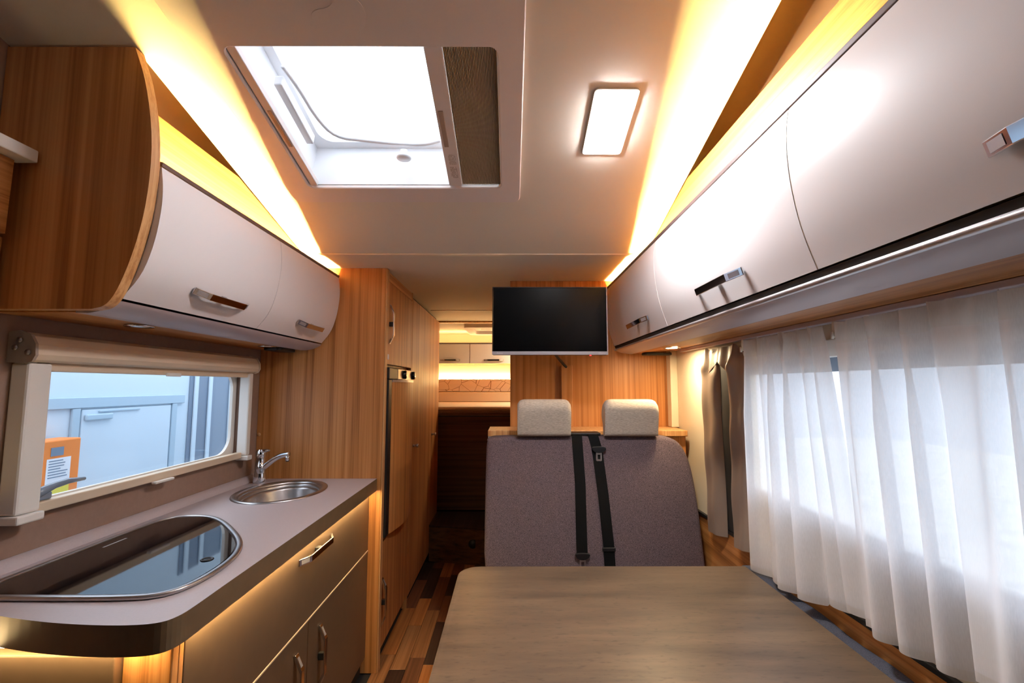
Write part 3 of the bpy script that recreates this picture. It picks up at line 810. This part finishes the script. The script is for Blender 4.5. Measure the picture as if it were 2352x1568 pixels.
TP = thing('tap', (-1.178, 2.265, 0.904), 'chrome mixer tap at the back of the oval sink', 'tap')
tx, ty = -1.178, 2.268
b = BM(); lathe(b, [(0.0, 0.9045), (0.030, 0.9045), (0.031, 0.910), (0.026, 0.945), (0.0235, 0.965), (0.025, 0.968), (0.025, 0.985), (0.0225, 0.988), (0.020, 1.015), (0.020, 1.024), (0, 1.024)], (tx, ty, 0), seg=24); O('body', b, 'chrome', TP, shade=50)
b = BM(); lathe(b, [(0.0, 1.0245), (0.022, 1.0245), (0.024, 1.030), (0.024, 1.050), (0.018, 1.060), (0, 1.061)], (tx, ty, 0), seg=24)
d = Vector((0.8, -0.6, 0)).normalized()
tube(b, [(tx, ty, 1.050), (tx + .03 * d.x, ty + .03 * d.y, 1.055), (tx + .062 * d.x, ty + .062 * d.y, 1.060), (tx + .075 * d.x, ty + .075 * d.y, 1.060)], [0.010, 0.008, 0.007, 0.004])
O('lever', b, 'chrome', TP, shade=50)
b = BM(); e = Vector((0.97, -0.22, 0)).normalized()
P = lambda s, z: (tx + e.x * s, ty + e.y * s, z)
tube(b, smooth_open([P(.012, .972), P(.04, .992), P(.075, 1.018), P(.11, 1.035), P(.145, 1.041), P(.150, 1.041)], 2), 0.0125, seg=14)
tube(b, [P(.143, 1.036), P(.143, 1.012)], 0.0095)
tube(b, [P(.143, 1.0125), P(.143, 1.008)], 0.0075, mi=1)
O('spout', b, ['chrome', 'black_plastic'], TP)

HB = thing('hob', (-0.95, 1.35, 0.904), 'black glass hob lid with steel rim in the worktop', 'hob')
hobl = smooth_loop([(-1.185, 1.046), (-1.185, 1.30), (-1.185, 1.56), (-1.175, 1.66), (-1.12, 1.695), (-1.04, 1.685), (-0.965, 1.635), (-0.87, 1.535), (-0.775, 1.42), (-0.727, 1.32), (-0.710, 1.22), (-0.716, 1.11), (-0.75, 1.055), (-0.83, 1.044), (-1.0, 1.044)], 2)
hc = (-0.96, 1.34)
def sc(lp, d):
    n = len(lp); o = []
    for i in range(n):
        a, c2 = lp[i - 1], lp[(i + 1) % n]
        t = Vector((c2[0] - a[0], c2[1] - a[1])).normalized()
        q1 = (lp[i][0] + t.y * d, lp[i][1] - t.x * d)
        o.append(q1)
    return o
hin = sc(hobl, 0.016); hin2 = sc(hobl, 0.020)
if abs(hin[0][0] - hc[0]) > abs(hobl[0][0] - hc[0]): hin = sc(hobl, -0.016); hin2 = sc(hobl, -0.020)
b = BM(); prism_z(b, [hobl, hin], 0.9045, 0.9140, bev=0.003); O('rim', b, 'steel', HB, shade=50)
b = BM(); prism_z(b, [hin2], 0.9045, 0.9115); O('glass_lid', b, 'black_glass', HB)
b = BM(); lathe(b, [(0.009, 0.9116), (0.0115, 0.9135), (0.0145, 0.9135), (0.016, 0.9116)], (-0.785, 1.268, 0), seg=24); lathe(b, [(0, .9117), (.009, .9117), (.009, .9119), (0, .9119)], (-0.785, 1.268, 0)); O('finger_ring', b, 'black_plastic', HB)
b = BM(); box(b, -1.135, -1.130, 1.36, 1.44, 0.9116, 0.9120); O('mark', b, 'alu', HB)

KB = thing('kitchen_cabinet', (-0.97, 1.7, 0), 'bronze-fronted kitchen base cabinet with one wide drawer and two doors', 'cabinet')
b = BM(); box(b, -1.258, -0.712, 1.040, 2.368, 0.0, 0.765); O('carcass', b, 'dark_gap', KB)
b = BM(); box(b, -0.711, -0.690, 1.056, 2.366, 0.5665, 0.840, bev=0.002)
d = O('drawer', b, 'bronze_front', KB)
O('handle', handle_bm((-0.6895, 1.59, 0.784), (0, 1, 0), (1, 0, 0), 0.285), HM, d, label='chrome bow handle')
b = BM(); box(b, -0.711, -0.6885, 1.056, 2.366, 0.5616, 0.5662); O('door_top_glint', b, 'pleat', KB, label='pale strip painting the light caught on the door tops')  # pale colour paints the strip light caught on the door tops
for y0, y1, hy in ((1.056, 1.6925, 1.600), (1.6965, 2.366, 1.792)):
    b = BM(); box(b, -0.711, -0.690, y0, y1, 0.075, 0.5612, bev=0.002)
    d = O('door', b, 'bronze_front', KB)
    O('handle', handle_bm((-0.6895, hy, 0.500), (0, 0, -1), (1, 0, 0), 0.215), HM, d, label='chrome bow handle')
b = BM(); box(b, -0.790, -0.690, 1.018, 1.0395, 0.0, 0.842, bev=0.003); box(b, -0.712, -0.690, 1.0395, 1.054, 0.0, 0.842, bev=0.002); O('end_post', b, 'oak_z', KB)
b = BM(); box(b, -1.258, -0.7905, 1.030, 1.0395, 0.0, 0.842); O('end_board', b, 'oak_x', KB)
b = BM(); box(b, -1.258, -0.7915, 0.998, 1.0295, 0.06, 0.822, bev=0.003); O('end_front', b, 'bronze_front', KB)

# ================================================================== TALL UNITS, LEFT
TC = thing('tall_cabinet', (-0.95, 2.7, 0), 'tall oak cabinet beside the worktop with a door above and below the fridge', 'cabinet')
XS = -0.636
b = BM(); box(b, -1.258, XS, D1, D1 + 0.025, 0, 1.9595, bev=0.0); O('front_panel', b, 'oak_z', TC)
b = BM(); box(b, XS + 0.0005, XS + 0.006, D1 + 0.0, D1 + 0.042, 0, 1.9585, bev=0.0025); O('front_edge', b, 'oak_edge', TC)
b = BM(); box(b, -1.258, -0.665, 3.02, 3.04, 0, 1.9595); box(b, -1.258, -0.665, D1 + 0.0255, 3.0195, 1.46, 1.475); box(b, -1.258, -0.665, D1 + 0.0255, 3.0195, 0.585, 0.60); O('carcass', b, 'oak_z', TC)
b = BM(); box(b, -0.664, XS, 3.02, 3.04, 0.0, 1.9595); O('side_post', b, 'oak_z', TC)
b = BM(); box(b, -0.660, XS, D1 + 0.044, 3.018, 1.470, 1.905, bev=0.002); d = O('door', b, 'oak_z', TC)
O('handle', handle_bm((XS + 0.0005, 2.455, 1.785), (0, 0, -1), (1, 0, 0), 0.21), HM, d, label='chrome bow handle')
b = BM(); box(b, XS + .0003, XS + .0012, 2.432, 2.462, 1.495, 1.522); O('sticker', b, 'label_white', d, label='small white sticker')
b = BM(); box(b, -0.66, XS - 0.002, D1 + 0.044, 3.018, 1.908, 1.955); O('top_filler', b, 'oak_y', TC)
b = BM(); box(b, -0.660, XS, D1 + 0.044, 3.018, 0.075, 0.583, bev=0.002); d = O('door', b, 'oak_z', TC)
O('handle', handle_bm((XS + 0.0005, 2.425, 0.415), (0, 0, -1), (1, 0, 0), 0.23), HM, d, label='chrome bow handle')
b = BM(); box(b, -0.69, -0.666, D1 + 0.026, 3.018, 0.0, 0.074); O('plinth', b, 'dark_gap', TC)
b = BM(); lathe(b, [(0, 0.0), (0.009, 0.0), (0.009, -0.002), (0, -0.002)], (-1.248, D1 - 0.0002, 1.118), axis='y', seg=16); O('screw_cap', b, 'oak_edge', TC)

FR = thing('fridge', (-0.95, 2.72, 0.6), 'built-in fridge with curved oak door and black frame', 'fridge')
b = BM(); box(b, -1.2, -0.665, D1 + 0.045, 3.015, 0.603, 1.455); O('body', b, 'black_plastic', FR)
b = BM(); box(b, -0.664, -0.620, 2.416, 2.480, 0.606, 1.390, bev=0.004); O('hinge_strip', b, 'black_plastic', FR)
b = BM(); box(b, -0.664, -0.618, 2.416, 2.60, 1.392, 1.452, bev=0.004)
box(b, -0.664, -0.618, 2.601, 3.012, 1.392, 1.452, bev=0.004, mi=1)
cp = O('control_panel', b, ['black_plastic', 'steel'], FR)
for y in (2.74, 2.98):
    b = BM(); lathe(b, [(0.025, 0.0), (0.025, 0.012), (0.021, 0.016), (0.0, 0.016)], (-0.6178, y, 1.422), axis='x', seg=20); O('knob', b, ['chrome'], cp) if False else O('knob', b, 'black_glass', cp)
b = BM()
arc = [(2.482 + (3.012 - 2.482) * i / 12, -0.6195 + 0.034 * math.sin(PI * i / 12)) for i in range(13)]
prism_z(b, [[(x, y) for y, x in arc] + [(-0.664, 3.012), (-0.664, 2.482)]], 0.606, 1.378)
O('door', b, 'oak_z', FR, shade=40)
b = BM()
prism_z(b, [[(x + .002, y) for y, x in arc] + [(-0.664, 3.012), (-0.664, 2.482)]], 1.3785, 1.391); O('door_rail', b, 'alu', FR, shade=40)

WD = thing('wardrobe', (-0.95, 3.6, 0), 'tall oak wardrobe with two doors and small knobs past the fridge', 'wardrobe')
b = BM(); box(b, -1.258, -0.665, 3.045, 4.196, 0, 1.955); O('carcass', b, 'dark_gap', WD)
for y0, y1, ky in ((3.046, 3.715, 3.13), (3.719, 4.196, 3.865)):
    b = BM(); box(b, -0.664, XS, y0, y1, 0.06, 1.925, bev=0.002); d = O('door', b, 'oak_z', WD)
    b = BM(); lathe(b, [(0.010, 0.0), (0.007, 0.008), (0.007, 0.018), (0.012, 0.022), (0.012, 0.034), (0, 0.036)], (XS + .0005, ky, 0.968), axis='x', seg=16); O('knob', b, 'steel', d)

# ================================================================== BEDROOM
ST = thing('step', (-0.31, 3.9, 0), 'low oak step with a round black hole in front of the bed', 'step')
b = BM(); prism_z(b, [[(-0.634, 3.80), (-0.001, 3.66), (-0.001, 4.195), (-0.634, 4.195)]], 0.0, 0.262); O('riser', b, 'oak_shaded', ST)
b = BM(); prism_z(b, [[(-0.634, 3.79), (-0.001, 3.65), (-0.001, 4.195), (-0.634, 4.195)]], 0.2625, 0.275); O('tread', b, PLANKS[2], ST)
b = BM(); lathe(b, [(0, 0.0), (0.034, 0.0), (0.034, 0.003), (0, 0.003)], (-0.285, 3.7185, 0.155), axis='y', seg=24); O('vent_hole', b, 'black_plastic', ST, label='round black vent')
BD = thing('bed', (-0.3, 4.8, 0), 'raised bed with pale mattress at the back of the aisle', 'bed')
b = BM(); box(b, -1.258, 0.92, 4.21, 4.24, 0.283, 1.085); O('front_panel', b, 'oak_shaded', BD)
b = BM(); box(b, -1.258, 0.92, 4.241, 5.49, 1.05, 1.085); O('base_board', b, 'oak_shaded', BD)
b = BM(); box(b, -1.24, 0.91, 4.202, 5.48, 1.106, 1.145, bev=0.014, seg=3)
box(b, -1.24, 0.91, 4.21, 5.48, 1.088, 1.1055)
O('mattress', b, 'mattress_side', BD)
b = BM(); box(b, -1.235, 0.905, 4.21, 5.47, 1.1405, 1.172, bev=0.014, seg=3); O('mattress_topper', b, 'mattress', BD, label='pale quilted mattress top')
b = BM(); box(b, -1.25, 0.915, 4.198, 4.2095, 1.086, 1.094); O('black_band', b, 'black_plastic', BD)
HBD = thing('headboard', (-0.2, 5.45, 1.17), 'beige back cushion with crazed line pattern behind the bed', 'headboard')
b = BM(); box(b, -1.25, 0.91, 5.44, 5.49, 1.29, 1.432, bev=0.008); O('patterned_pad', b, 'crackle', HBD)
b = BM(); box(b, -1.25, 0.91, 5.42, 5.49, 1.174, 1.286, bev=0.010); O('lower_pad', b, 'mattress', HBD)
RC = thing('bedroom_cabinet', (-0.2, 5.3, 1.6), 'cream overhead cabinet with bow handles above the bed', 'cabinet')
b = BM(); box(b, -1.258, 0.92, 5.172, 5.49, 1.605, 1.825); O('carcass', b, 'oak_y', RC)
xs = [-1.25, -0.445, 0.12, 0.91]
for i in range(3):
    b = BM(); box(b, xs[i] + .003, xs[i + 1] - .003, 5.15, 5.171, 1.600, 1.815, bev=0.003); d = O('door', b, 'white_door', RC)
    hx = (-0.765, -0.29, 0.45)[i]
    O('handle', handle_bm((hx, 5.1495, 1.636), (1, 0, 0), (0, -1, 0), 0.215), HM, d, label='chrome bow handle')
b = BM(); box(b, -1.25, 0.91, 5.146, 5.171, 1.817, 1.828, bev=0.002); O('top_trim', b, 'dark_trim', RC)
b = BM(); box(b, -1.2, 0.86, 5.25, 5.26, 1.828, 1.831); O('light_strip', b, 'led_rear_top', RC, label='glowing warm light strip')
b = BM(); box(b, -1.2, 0.86, 5.462, 5.472, 1.434, 1.437); O('light_strip', b, 'led_rear', HBD, label='glowing warm light strip')
BL = thing('added_bedroom_lamp', (0.45, 4.9, 1.955), 'added unseen warm fill lamp over the bed, behind the screen', 'lamp')  # unseen lamp, added to brighten the bedroom
b = BM(); prism_z(b, [rrect(0.30, 0.60, 4.75, 5.05, 0.03)], 1.945, 1.9595, bev=0.003); O('housing', b, 'white_trim', BL)
b = BM(); prism_z(b, [rrect(0.32, 0.58, 4.77, 5.03, 0.02)], 1.938, 1.9448, bev=0.002); O('diffuser', b, 'bed_fill', BL)
RV = thing('roof_vent', (-0.2, 4.9, 1.955), 'white roof vent above the bed, half hidden by the screen', 'roof vent')
b = BM(); prism_z(b, [rrect(-0.45, 0.10, 4.50, 5.20, 0.05), rrect(-0.37, 0.04, 4.62, 5.10, 0.03)], 1.915, 1.959, bev=0.006); O('frame', b, 'skylight_white', RV)
b = BM(); box(b, -0.369, 0.039, 4.621, 5.099, 1.95, 1.956); O('panel', b, 'shaft_white', RV)
b = BM(); box(b, -0.30, 0.039, 4.78, 4.84, 1.93, 1.948, bev=0.004); O('crossbar', b, 'shaft_white', RV)

# ================================================================== SCREEN
TV = thing('television', (0.19, 2.32, 1.509), 'black wall-mounted television screen in front of the oak partition', 'television')
b = BM(); box(b, -0.089, 0.478, 2.295, 2.335, 1.509, 1.845, bev=0.006); O('casing', b, 'black_plastic', TV)
b = BM(); box(b, -0.083, 0.472, 2.2925, 2.2948, 1.5265, 1.8395); O('panel', b, 'screen', TV)
b = BM(); box(b, -0.089, 0.478, 2.2895, 2.2948, 1.509, 1.5255, bev=0.001); bz = O('silver_bezel', b, 'alu', TV, label='silver strip along the bottom')
b = BM(); box(b, 0.474, 0.4785, 2.2905, 2.2946, 1.526, 1.845); box(b, -0.089, 0.4735, 2.2905, 2.2946, 1.842, 1.845, mi=1); O('edge', b, ['grey_rail', 'black_plastic'], TV)
def text(name, s, size, loc, mat, parent, ex=0.0004):
    cu = bpy.data.curves.new(name, 'FONT'); cu.body = s; cu.size = size; cu.extrude = ex
    t = bpy.data.objects.new('tmp', cu); C.objects.link(t)
    bpy.context.view_layer.update()
    me = bpy.data.meshes.new_from_object(t.evaluated_get(bpy.context.evaluated_depsgraph_get()))
    bpy.data.objects.remove(t)
    me.transform(Matrix.Translation(Vector(loc)) @ Matrix.Rotation(PI / 2, 4, 'X'))
    me.materials.clear(); me.materials.append(M[mat])
    o = bpy.data.objects.new(name, me); C.objects.link(o); o.parent = parent
    if parent.parent is None: o.location = -Vector(parent.location)
    return o
text('lettering', 'Avtex', 0.0125, (-0.066, 2.2890, 1.5132), 'label_white', bz)
text('lettering', 'Oyster', 0.0125, (0.432, 2.2890, 1.5132), 'label_white', bz)
b = BM(); box(b, 0.390, 0.398, 2.300, 2.308, 1.505, 1.5088); O('standby_lamp', b, 'red', TV, label='tiny red standby light')
b = BM(); box(b, 0.13, 0.27, 2.3355, 2.36, 1.60, 1.74, bev=0.004); box(b, 0.18, 0.22, 2.36, 2.645, 1.645, 1.695, bev=0.004); box(b, 0.14, 0.26, 2.645, 2.6675, 1.58, 1.76, bev=0.003); O('wall_arm', b, 'black_plastic', TV)
b = BM(); tube(b, smooth_open([(0.20, 2.345, 1.60), (0.215, 2.42, 1.54), (0.255, 2.55, 1.515), (0.285, 2.62, 1.49), (0.315, 2.642, 1.462)], 2), 0.0075); O('cable', b, 'black_plastic', TV, label='black ribbed cable')
CD = thing('cable_duct', (0.315, 2.65, 1.13), 'slim oak cable duct rising behind the left headrest', 'duct')
b = BM(); box(b, 0.286, 0.349, 2.638, D2 - .0005, 1.131, 1.474, bev=0.003); O('cover', b, 'oak_z', CD)
LG = thing('bench_ledge', (0.39, 2.5, 0.5), 'oak ledge behind the bench backrest', 'ledge')
b = BM(); box(b, -0.114, 0.908, 2.435, D2 - .001, 1.101, 1.131, bev=0.003); O('top_board', b, 'oak_edge', LG)
b = BM(); box(b, -0.108, 0.905, 2.46, D2 - .001, 0.0, 1.1005); O('box', b, 'oak_z', LG)
b = BM(); box(b, -0.113, -0.095, 2.44, 2.459, 1.085, 1.1005, bev=0.001); O('corner_clip', b, 'label_white', LG)

# ================================================================== BENCH
BN = thing('upholstered_bench', (0.38, 2.1, 0), 'dark mauve upholstered bench seat with two pale headrests', 'bench')
def yf(z): return 2.315 - (1.12 - z) * 0.20
ol = [(-0.105, 0.46), (-0.118, 0.60), (-0.117, 1.04), (-0.112, 1.095), (-0.095, 1.112), (0.30, 1.113), (0.74, 1.114), (0.79, 1.105), (0.83, 1.075), (0.858, 1.01), (0.872, 0.92), (0.882, 0.75), (0.884, 0.46)]
ol = ol[:2] + smooth_open(ol[1:], 2)[1:]
b = BM(); prism(b, [ol], lambda p: (p[0], yf(p[1]), p[1]), lambda p: (p[0], yf(p[1]) + 0.115, p[1]), bev=0.018, seg=4)
O('backrest', b, 'bench', BN, shade=50)
b = BM(); box(b, -0.11, 0.88, 1.74, 2.19, 0.32, 0.455, bev=0.03, seg=4); O('seat_cushion', b, 'bench', BN, shade=50)
b = BM(); box(b, -0.10, 0.88, 1.82, 2.25, 0.0, 0.318); O('seat_box', b, 'oak_x', BN)
for x0, x1 in ((0.035, 0.292), (0.455, 0.712)):
    pr = smooth_loop([(2.286, 1.116), (2.280, 1.150), (2.272, 1.190), (2.264, 1.230), (2.262, 1.262), (2.282, 1.292), (2.335, 1.294), (2.372, 1.255), (2.375, 1.215), (2.345, 1.185), (2.335, 1.150), (2.335, 1.116)], 2)
    b = BM(); n = len(pr); xc, hw = (x0 + x1) / 2, (x1 - x0) / 2
    def hr(u, v):
        t = 2 * u - 1
        k = 1 - 0.16 * abs(t) ** 13                              # rounded ends
        y, z = pr[int(round(v * n)) % n]
        return (xc + hw * t, 2.32 + (y - 2.32) * k, 1.116 + (z - 1.116) * (1 - 0.13 * abs(t) ** 13))
    grid(b, hr, 28, n)
    bmesh.ops.remove_doubles(b, verts=list(b.verts), dist=1e-6)
    bmesh.ops.holes_fill(b, edges=[e for e in b.edges if len(e.link_faces) == 1])
    bmesh.ops.recalc_face_normals(b, faces=list(b.faces))
    O('headrest', b, 'headrest', BN, shade=50, label='pale woven headrest')
def ribbon(path, w, th=0.003):
    """path: (x, z) down the backrest"""
    b = BM()
    L = [(x - w / 2, z) for x, z in path]; R = [(x + w / 2, z) for x, z in path]
    for i in range(len(path) - 1):
        pts = []
        for dy in (0.0012, 0.0012 + th):
            for q in (L[i + 1], R[i + 1], R[i], L[i]): pts.append((q[0], yf(q[1]) - dy, q[1]))
        hexa(b, pts)
    x, z = path[0]
    hexa(b, [(x - w / 2, yf(z) - .004, z - .002), (x + w / 2, yf(z) - .004, z - .002), (x + w / 2, yf(z) + .10, z - .002), (x - w / 2, yf(z) + .10, z - .002),
             (x - w / 2, yf(z) - .004, z + .004), (x + w / 2, yf(z) - .004, z + .004), (x + w / 2, yf(z) + .10, z + .006), (x - w / 2, yf(z) + .10, z + .006)], 0, 0.001)
    return b
def tongue(x, z, rot=0.0):
    b = BM()
    y = yf(z) - 0.006
    prism_y(b, [smooth_loop([(x - .036, z + .012), (x - .03, z + .024), (x + .03, z + .024), (x + .036, z + .012), (x + .016, z - .006), (x - .016, z - .006)], 2)], y - 0.012, y, bev=0.002)
    prism_y(b, [rrect(x - .014, x + .014, z - .044, z - .004, 0.005), rrect(x - .0065, x + .0065, z - .036, z - .014, 0.002)], y - 0.008, y - 0.004, mi=1)
    return b
s = O('seat_belt', ribbon([(0.323, 1.118), (0.325, 1.05), (0.330, 0.90), (0.326, 0.64), (0.326, 0.60)], 0.050), 'belt', BN)
O('buckle_tongue', tongue(0.326, 0.585), ['black_plastic', 'steel'], s, label='steel belt tongue')
b = BM(); prism_y(b, [rrect(0.300, 0.352, 0.50, 0.548, 0.008)], yf(.52) - 0.024, yf(.52) - .004, bev=0.003); O('buckle', b, 'black_plastic', s)
s = O('seat_belt', ribbon([(0.402, 1.118), (0.414, 1.07), (0.420, 1.03), (0.436, 0.85), (0.448, 0.64), (0.450, 0.50)], 0.050), 'belt', BN)
O('buckle_tongue', tongue(0.424, 1.045), ['black_plastic', 'steel'], s, label='steel belt tongue')
b = BM(); box(b, 0.418, 0.478, yf(.62) - .012, yf(.62) - .001, 0.612, 0.628, bev=0.002); O('belt_clip', b, 'black_plastic', s)
b = BM(); box(b, 0.29, 0.445, 2.34, 2.43, 1.115, 1.128, bev=0.004); O('belt_guide', b, 'black_plastic', BN)

# ================================================================== TABLE
TB = thing('dinette_table', (0.33, 1.2, 0), 'large brown stone-look table top in the foreground', 'table')
b = BM(); prism_z(b, [rrect(-0.178, 0.838, 0.45, 1.742, 0.075, n=8, corners=(0, 1, 1, 0))], 0.690, 0.720, bev=0.004)
O('tabletop', b, 'table', TB, shade=40)
b = BM(); box(b, 0.20, 0.42, 1.05, 1.25, 0.0, 0.02, bev=0.004); tube(b, [(0.31, 1.15, 0.02), (0.31, 1.15, 0.69)], 0.04, seg=20); O('leg', b, 'steel', TB)
SCU = BM()
def bol(u, v):
    a = u * 2 * PI
    y = 0.55 + v * 1.19 + 0.06 * v
    return (0.877 + 0.0345 * max(-1, min(1, 1.25 * math.cos(a))), y, 0.63 + 0.072 * max(-1, min(1, 1.2 * math.sin(a))) + 0.004 * math.sin(y * 23) * math.sin(a))
grid(SCU, bol, 28, 40)
bmesh.ops.holes_fill(SCU, edges=[e for e in SCU.edges if len(e.link_faces) == 1])
bmesh.ops.remove_doubles(SCU, verts=list(SCU.verts), dist=1e-5); bmesh.ops.recalc_face_normals(SCU, faces=list(SCU.faces))
SB_ = thing('side_bolster', (0.868, 1.2, 0.0), 'charcoal blue padded bolster between table and right wall', 'cushion')
O('pad', SCU, 'cushion', SB_, shade=60)
b = BM(); box(b, 0.845, 0.912, 0.56, 1.735, 0.0, 0.556); O('bench_box', b, 'oak_y', SB_)

# ================================================================== CURTAINS
CR = thing('curtain_rail', (0.895, 1.4, 1.52), 'thin curtain rail under the right overhead cabinet', 'curtain rail')
b = BM(); box(b, 0.886, 0.912, 0.2, 2.45, 1.534, 1.5490, bev=0.002); O('track', b, 'grey_rail', CR)
for y in (1.775, 1.268):
    b = BM(); box(b, 0.880, 0.898, y - .008, y + .008, 1.490, 1.533, bev=0.002); tube(b, [(0.875, y, 1.506), (0.875, y, 1.486)], 0.004); O('glider', b, 'white_trim', CR)

def curtain(ytop, ybot, zt, zb, npl, amp, x0, seed, nu=220, nv=40, mi=None, flare=None):
    rnd = random.Random(seed)
    ph = [rnd.uniform(0, 6.28) for _ in range(6)]
    def f(u, v):
        y = (ytop[0] * (1 - u) + ytop[1] * u) * (1 - v) + (ybot[0] * (1 - u) + ybot[1] * u) * v
        w = u + 0.030 * math.sin(2 * PI * u * 2.3 + ph[0]) + 0.02 * math.sin(2 * PI * u * 4.1 + ph[1])
        p = 2 * PI * npl * w
        a = amp * (0.45 + 0.55 * min(1, v * 3.0)) * (0.8 + 0.35 * math.sin(2 * PI * u * 1.7 + ph[2]))
        x = x0 - a * (math.sin(p) + 0.30 * math.sin(2 * p + ph[3] + 1.2 * v)) - 0.012 * v * math.sin(2 * PI * u * 1.3 + ph[4])
        y += amp * 0.55 * math.cos(p) * (0.4 + 0.6 * v)
        if v < 0.08: x -= 0.006 * math.sin(2 * PI * npl * 2 * u) * (1 - v / 0.08)
        z0 = zt - 0.010 * abs(math.sin(p * 0.5 + 0.6)) * (1 if v < .2 else 1)
        zz = zb(u) + 0.004 * math.sin(p + 1)
        return (min(x, 0.906), y, z0 * (1 - v) + zz * v)
    b = BM(); grid(b, f, nu, nv, mi if mi is not None else 0)
    return b
hem = lambda u, v: 1 if (v > 0.955 or v < 0.065) else 0
b = curtain((1.725, 1.298), (1.728, 1.196), 1.534, lambda u: 0.712 + 0.085 * u ** 1.7, 5.6, 0.027, 0.872, 3, mi=hem)
O('sheer_curtain', b, ['sheer', 'sheer_hem'], base=(0.87, 1.5, 0.69), label='narrow white sheer curtain next to the grey drapes', cat='curtain', group='white sheer curtains')
b = curtain((1.238, 0.58), (1.190, 0.56), 1.534, lambda u: 0.772 + 0.09 * u, 6.2, 0.030, 0.866, 11, nu=260, mi=hem)
O('sheer_curtain', b, ['sheer', 'sheer_hem'], base=(0.87, 0.95, 0.74), label='wide white sheer curtain nearest the camera at the right edge', cat='curtain', group='white sheer curtains')

DR = thing('drape', (0.89, 2.03, 0.7), 'gathered grey-brown satin drape with painted fold shade beside the sheers', 'curtain')
def fold(y0, y1, zt, zb, bulge, seed, skew):
    r = random.Random(seed); p1, p2, p3 = (r.uniform(0, 6) for _ in range(3))
    b = BM()
    def f(u, v):
        pinch = math.exp(-((v - 0.02) / 0.05) ** 2)                       # gathered heading
        w = 1 - 0.45 * pinch
        yc = (y0 + y1) / 2
        y = yc + (y0 - yc) * w * (1 - 2 * u) + 0.010 * math.sin(v * 5 + p1) * v + skew * v
        k = max(0.0, math.sin(PI * u)) ** 0.7
        x = 0.9085 - bulge * k * (0.55 + 0.45 * min(1, v * 9)) - 0.006 * k * math.sin(u * 9 + v * 2 + p2)
        x -= 0.010 * k * math.exp(-((v - 0.10) / 0.03) ** 2) * math.sin(u * 8 + p3)   # crumple below the heading
        x -= 0.003 * k * math.sin(v * 21 + u * 3 + p1)
        z = zt - 0.012 * math.sin(u * PI * 3) * pinch
        return (x, y, z * (1 - v) + (zb + 0.018 * (u - .5)) * v)
    grid(b, f, 28, 60)
    return b
O('drape_fold', fold(2.205, 2.035, 1.516, 0.720, 0.034, 1, -0.005), 'drape', DR)
O('drape_fold', fold(1.935, 1.785, 1.516, 0.736, 0.036, 5, 0.0), 'drape', DR)
b = BM()
grid(b, lambda u, v: (0.9125 - 0.005 * math.sin(u * PI) * (1 + math.sin(v * 4)), 1.91 + u * 0.15, 1.515 * (1 - v) + 0.762 * v), 16, 10)
O('lining', b, 'lining', DR, label='black sheet painted as the shade between the two folds')  # dark sheet painted in for the shade of the gap
b = BM(); grid(b, lambda u, v: (0.903 - 0.012 * v - .006 * math.sin(u * 13 + 1), 1.88 + u * 0.22, 1.522 - 0.09 * v - 0.03 * math.sin(u * PI * 2 + .6) * v), 26, 8); O('heading', b, 'drape', DR, label='crumpled heading tape')

# ================================================================== SEEN THROUGH THE KITCHEN WINDOW
PV = thing('parked_vehicle', (-2.25, 2.5, -0.6), 'pale vehicle side with hatch seen through the kitchen window', 'vehicle')
b = BM(); box(b, -2.9, -2.0, 0.4, 4.6, -0.25, 1.75, bev=0.04); O('body', b, 'body_white', PV)
b = BM(); box(b, -1.9995, -1.985, 2.02, 2.90, 1.255, 1.305, bev=0.003); box(b, -1.9995, -1.987, 2.165, 2.205, 0.3, 1.254, bev=0.003); box(b, -1.9995, -1.987, 2.80, 2.84, 0.3, 1.254, bev=0.003); O('hatch_frame', b, 'body_grey', PV)
b = BM(); box(b, -1.9995, -1.990, 2.215, 2.792, 0.3, 1.247, bev=0.004); h = O('hatch_door', b, 'body_white', PV)
b = BM(); box(b, -1.9895, -1.975, 2.225, 2.375, 1.195, 1.225, bev=0.006); box(b, -1.9895, -1.982, 2.30, 2.55, 1.232, 1.240, bev=0.002); O('latch', b, 'body_grey', h)
b = BM()
box(b, -1.9995, -1.992, 2.95, 4.4, 0.2, 1.6, bev=0.003)
O('window_glass', b, 'body_dark', PV)
for y in (2.98, 3.12, 3.35):
    b = BM(); box(b, -1.9915, -1.98, y, y + 0.035, 0.2, 1.6, bev=0.004); O('window_bar', b, 'body_white', PV)
for y in (1.2, 3.9):
    b = BM(); lathe(b, [(0, -0.1), (0.18, -0.1), (0.34, -0.1), (0.35, -0.06), (0.35, 0.06), (0.34, 0.1), (0.18, 0.1), (0, 0.1)], (-2.12, y, -0.25), axis='x', seg=28); O('wheel', b, 'rubber', PV)
SG = thing('orange_cabinet', (-1.93, 2.0, -0.6), 'orange box with white and yellow label outside the kitchen window', 'box')
b = BM(); box(b, -1.98, -1.88, 1.78, 2.10, -0.6, 1.135, bev=0.006); O('case', b, 'orange', SG)
b = BM(); box(b, -1.8795, -1.878, 1.95, 2.055, 0.955, 1.06); lb = O('label', b, 'label_white', SG)
b = BM(); box(b, -1.8795, -1.878, 1.95, 2.055, 0.915, 0.954); O('label_strip', b, 'label_yellow', SG)
b = BM(); box(b, -1.8795, -1.878, 1.965, 2.02, 1.07, 1.105); O('small_plate', b, 'body_dark', SG)
b = BM()
for i in range(7):
    box(b, -1.8778, -1.8772, 1.958, 1.958 + random.uniform(.05, .085), 1.048 - i * .011, 1.052 - i * .011)
O('print_lines', b, 'body_dark', SG, kind='stuff')
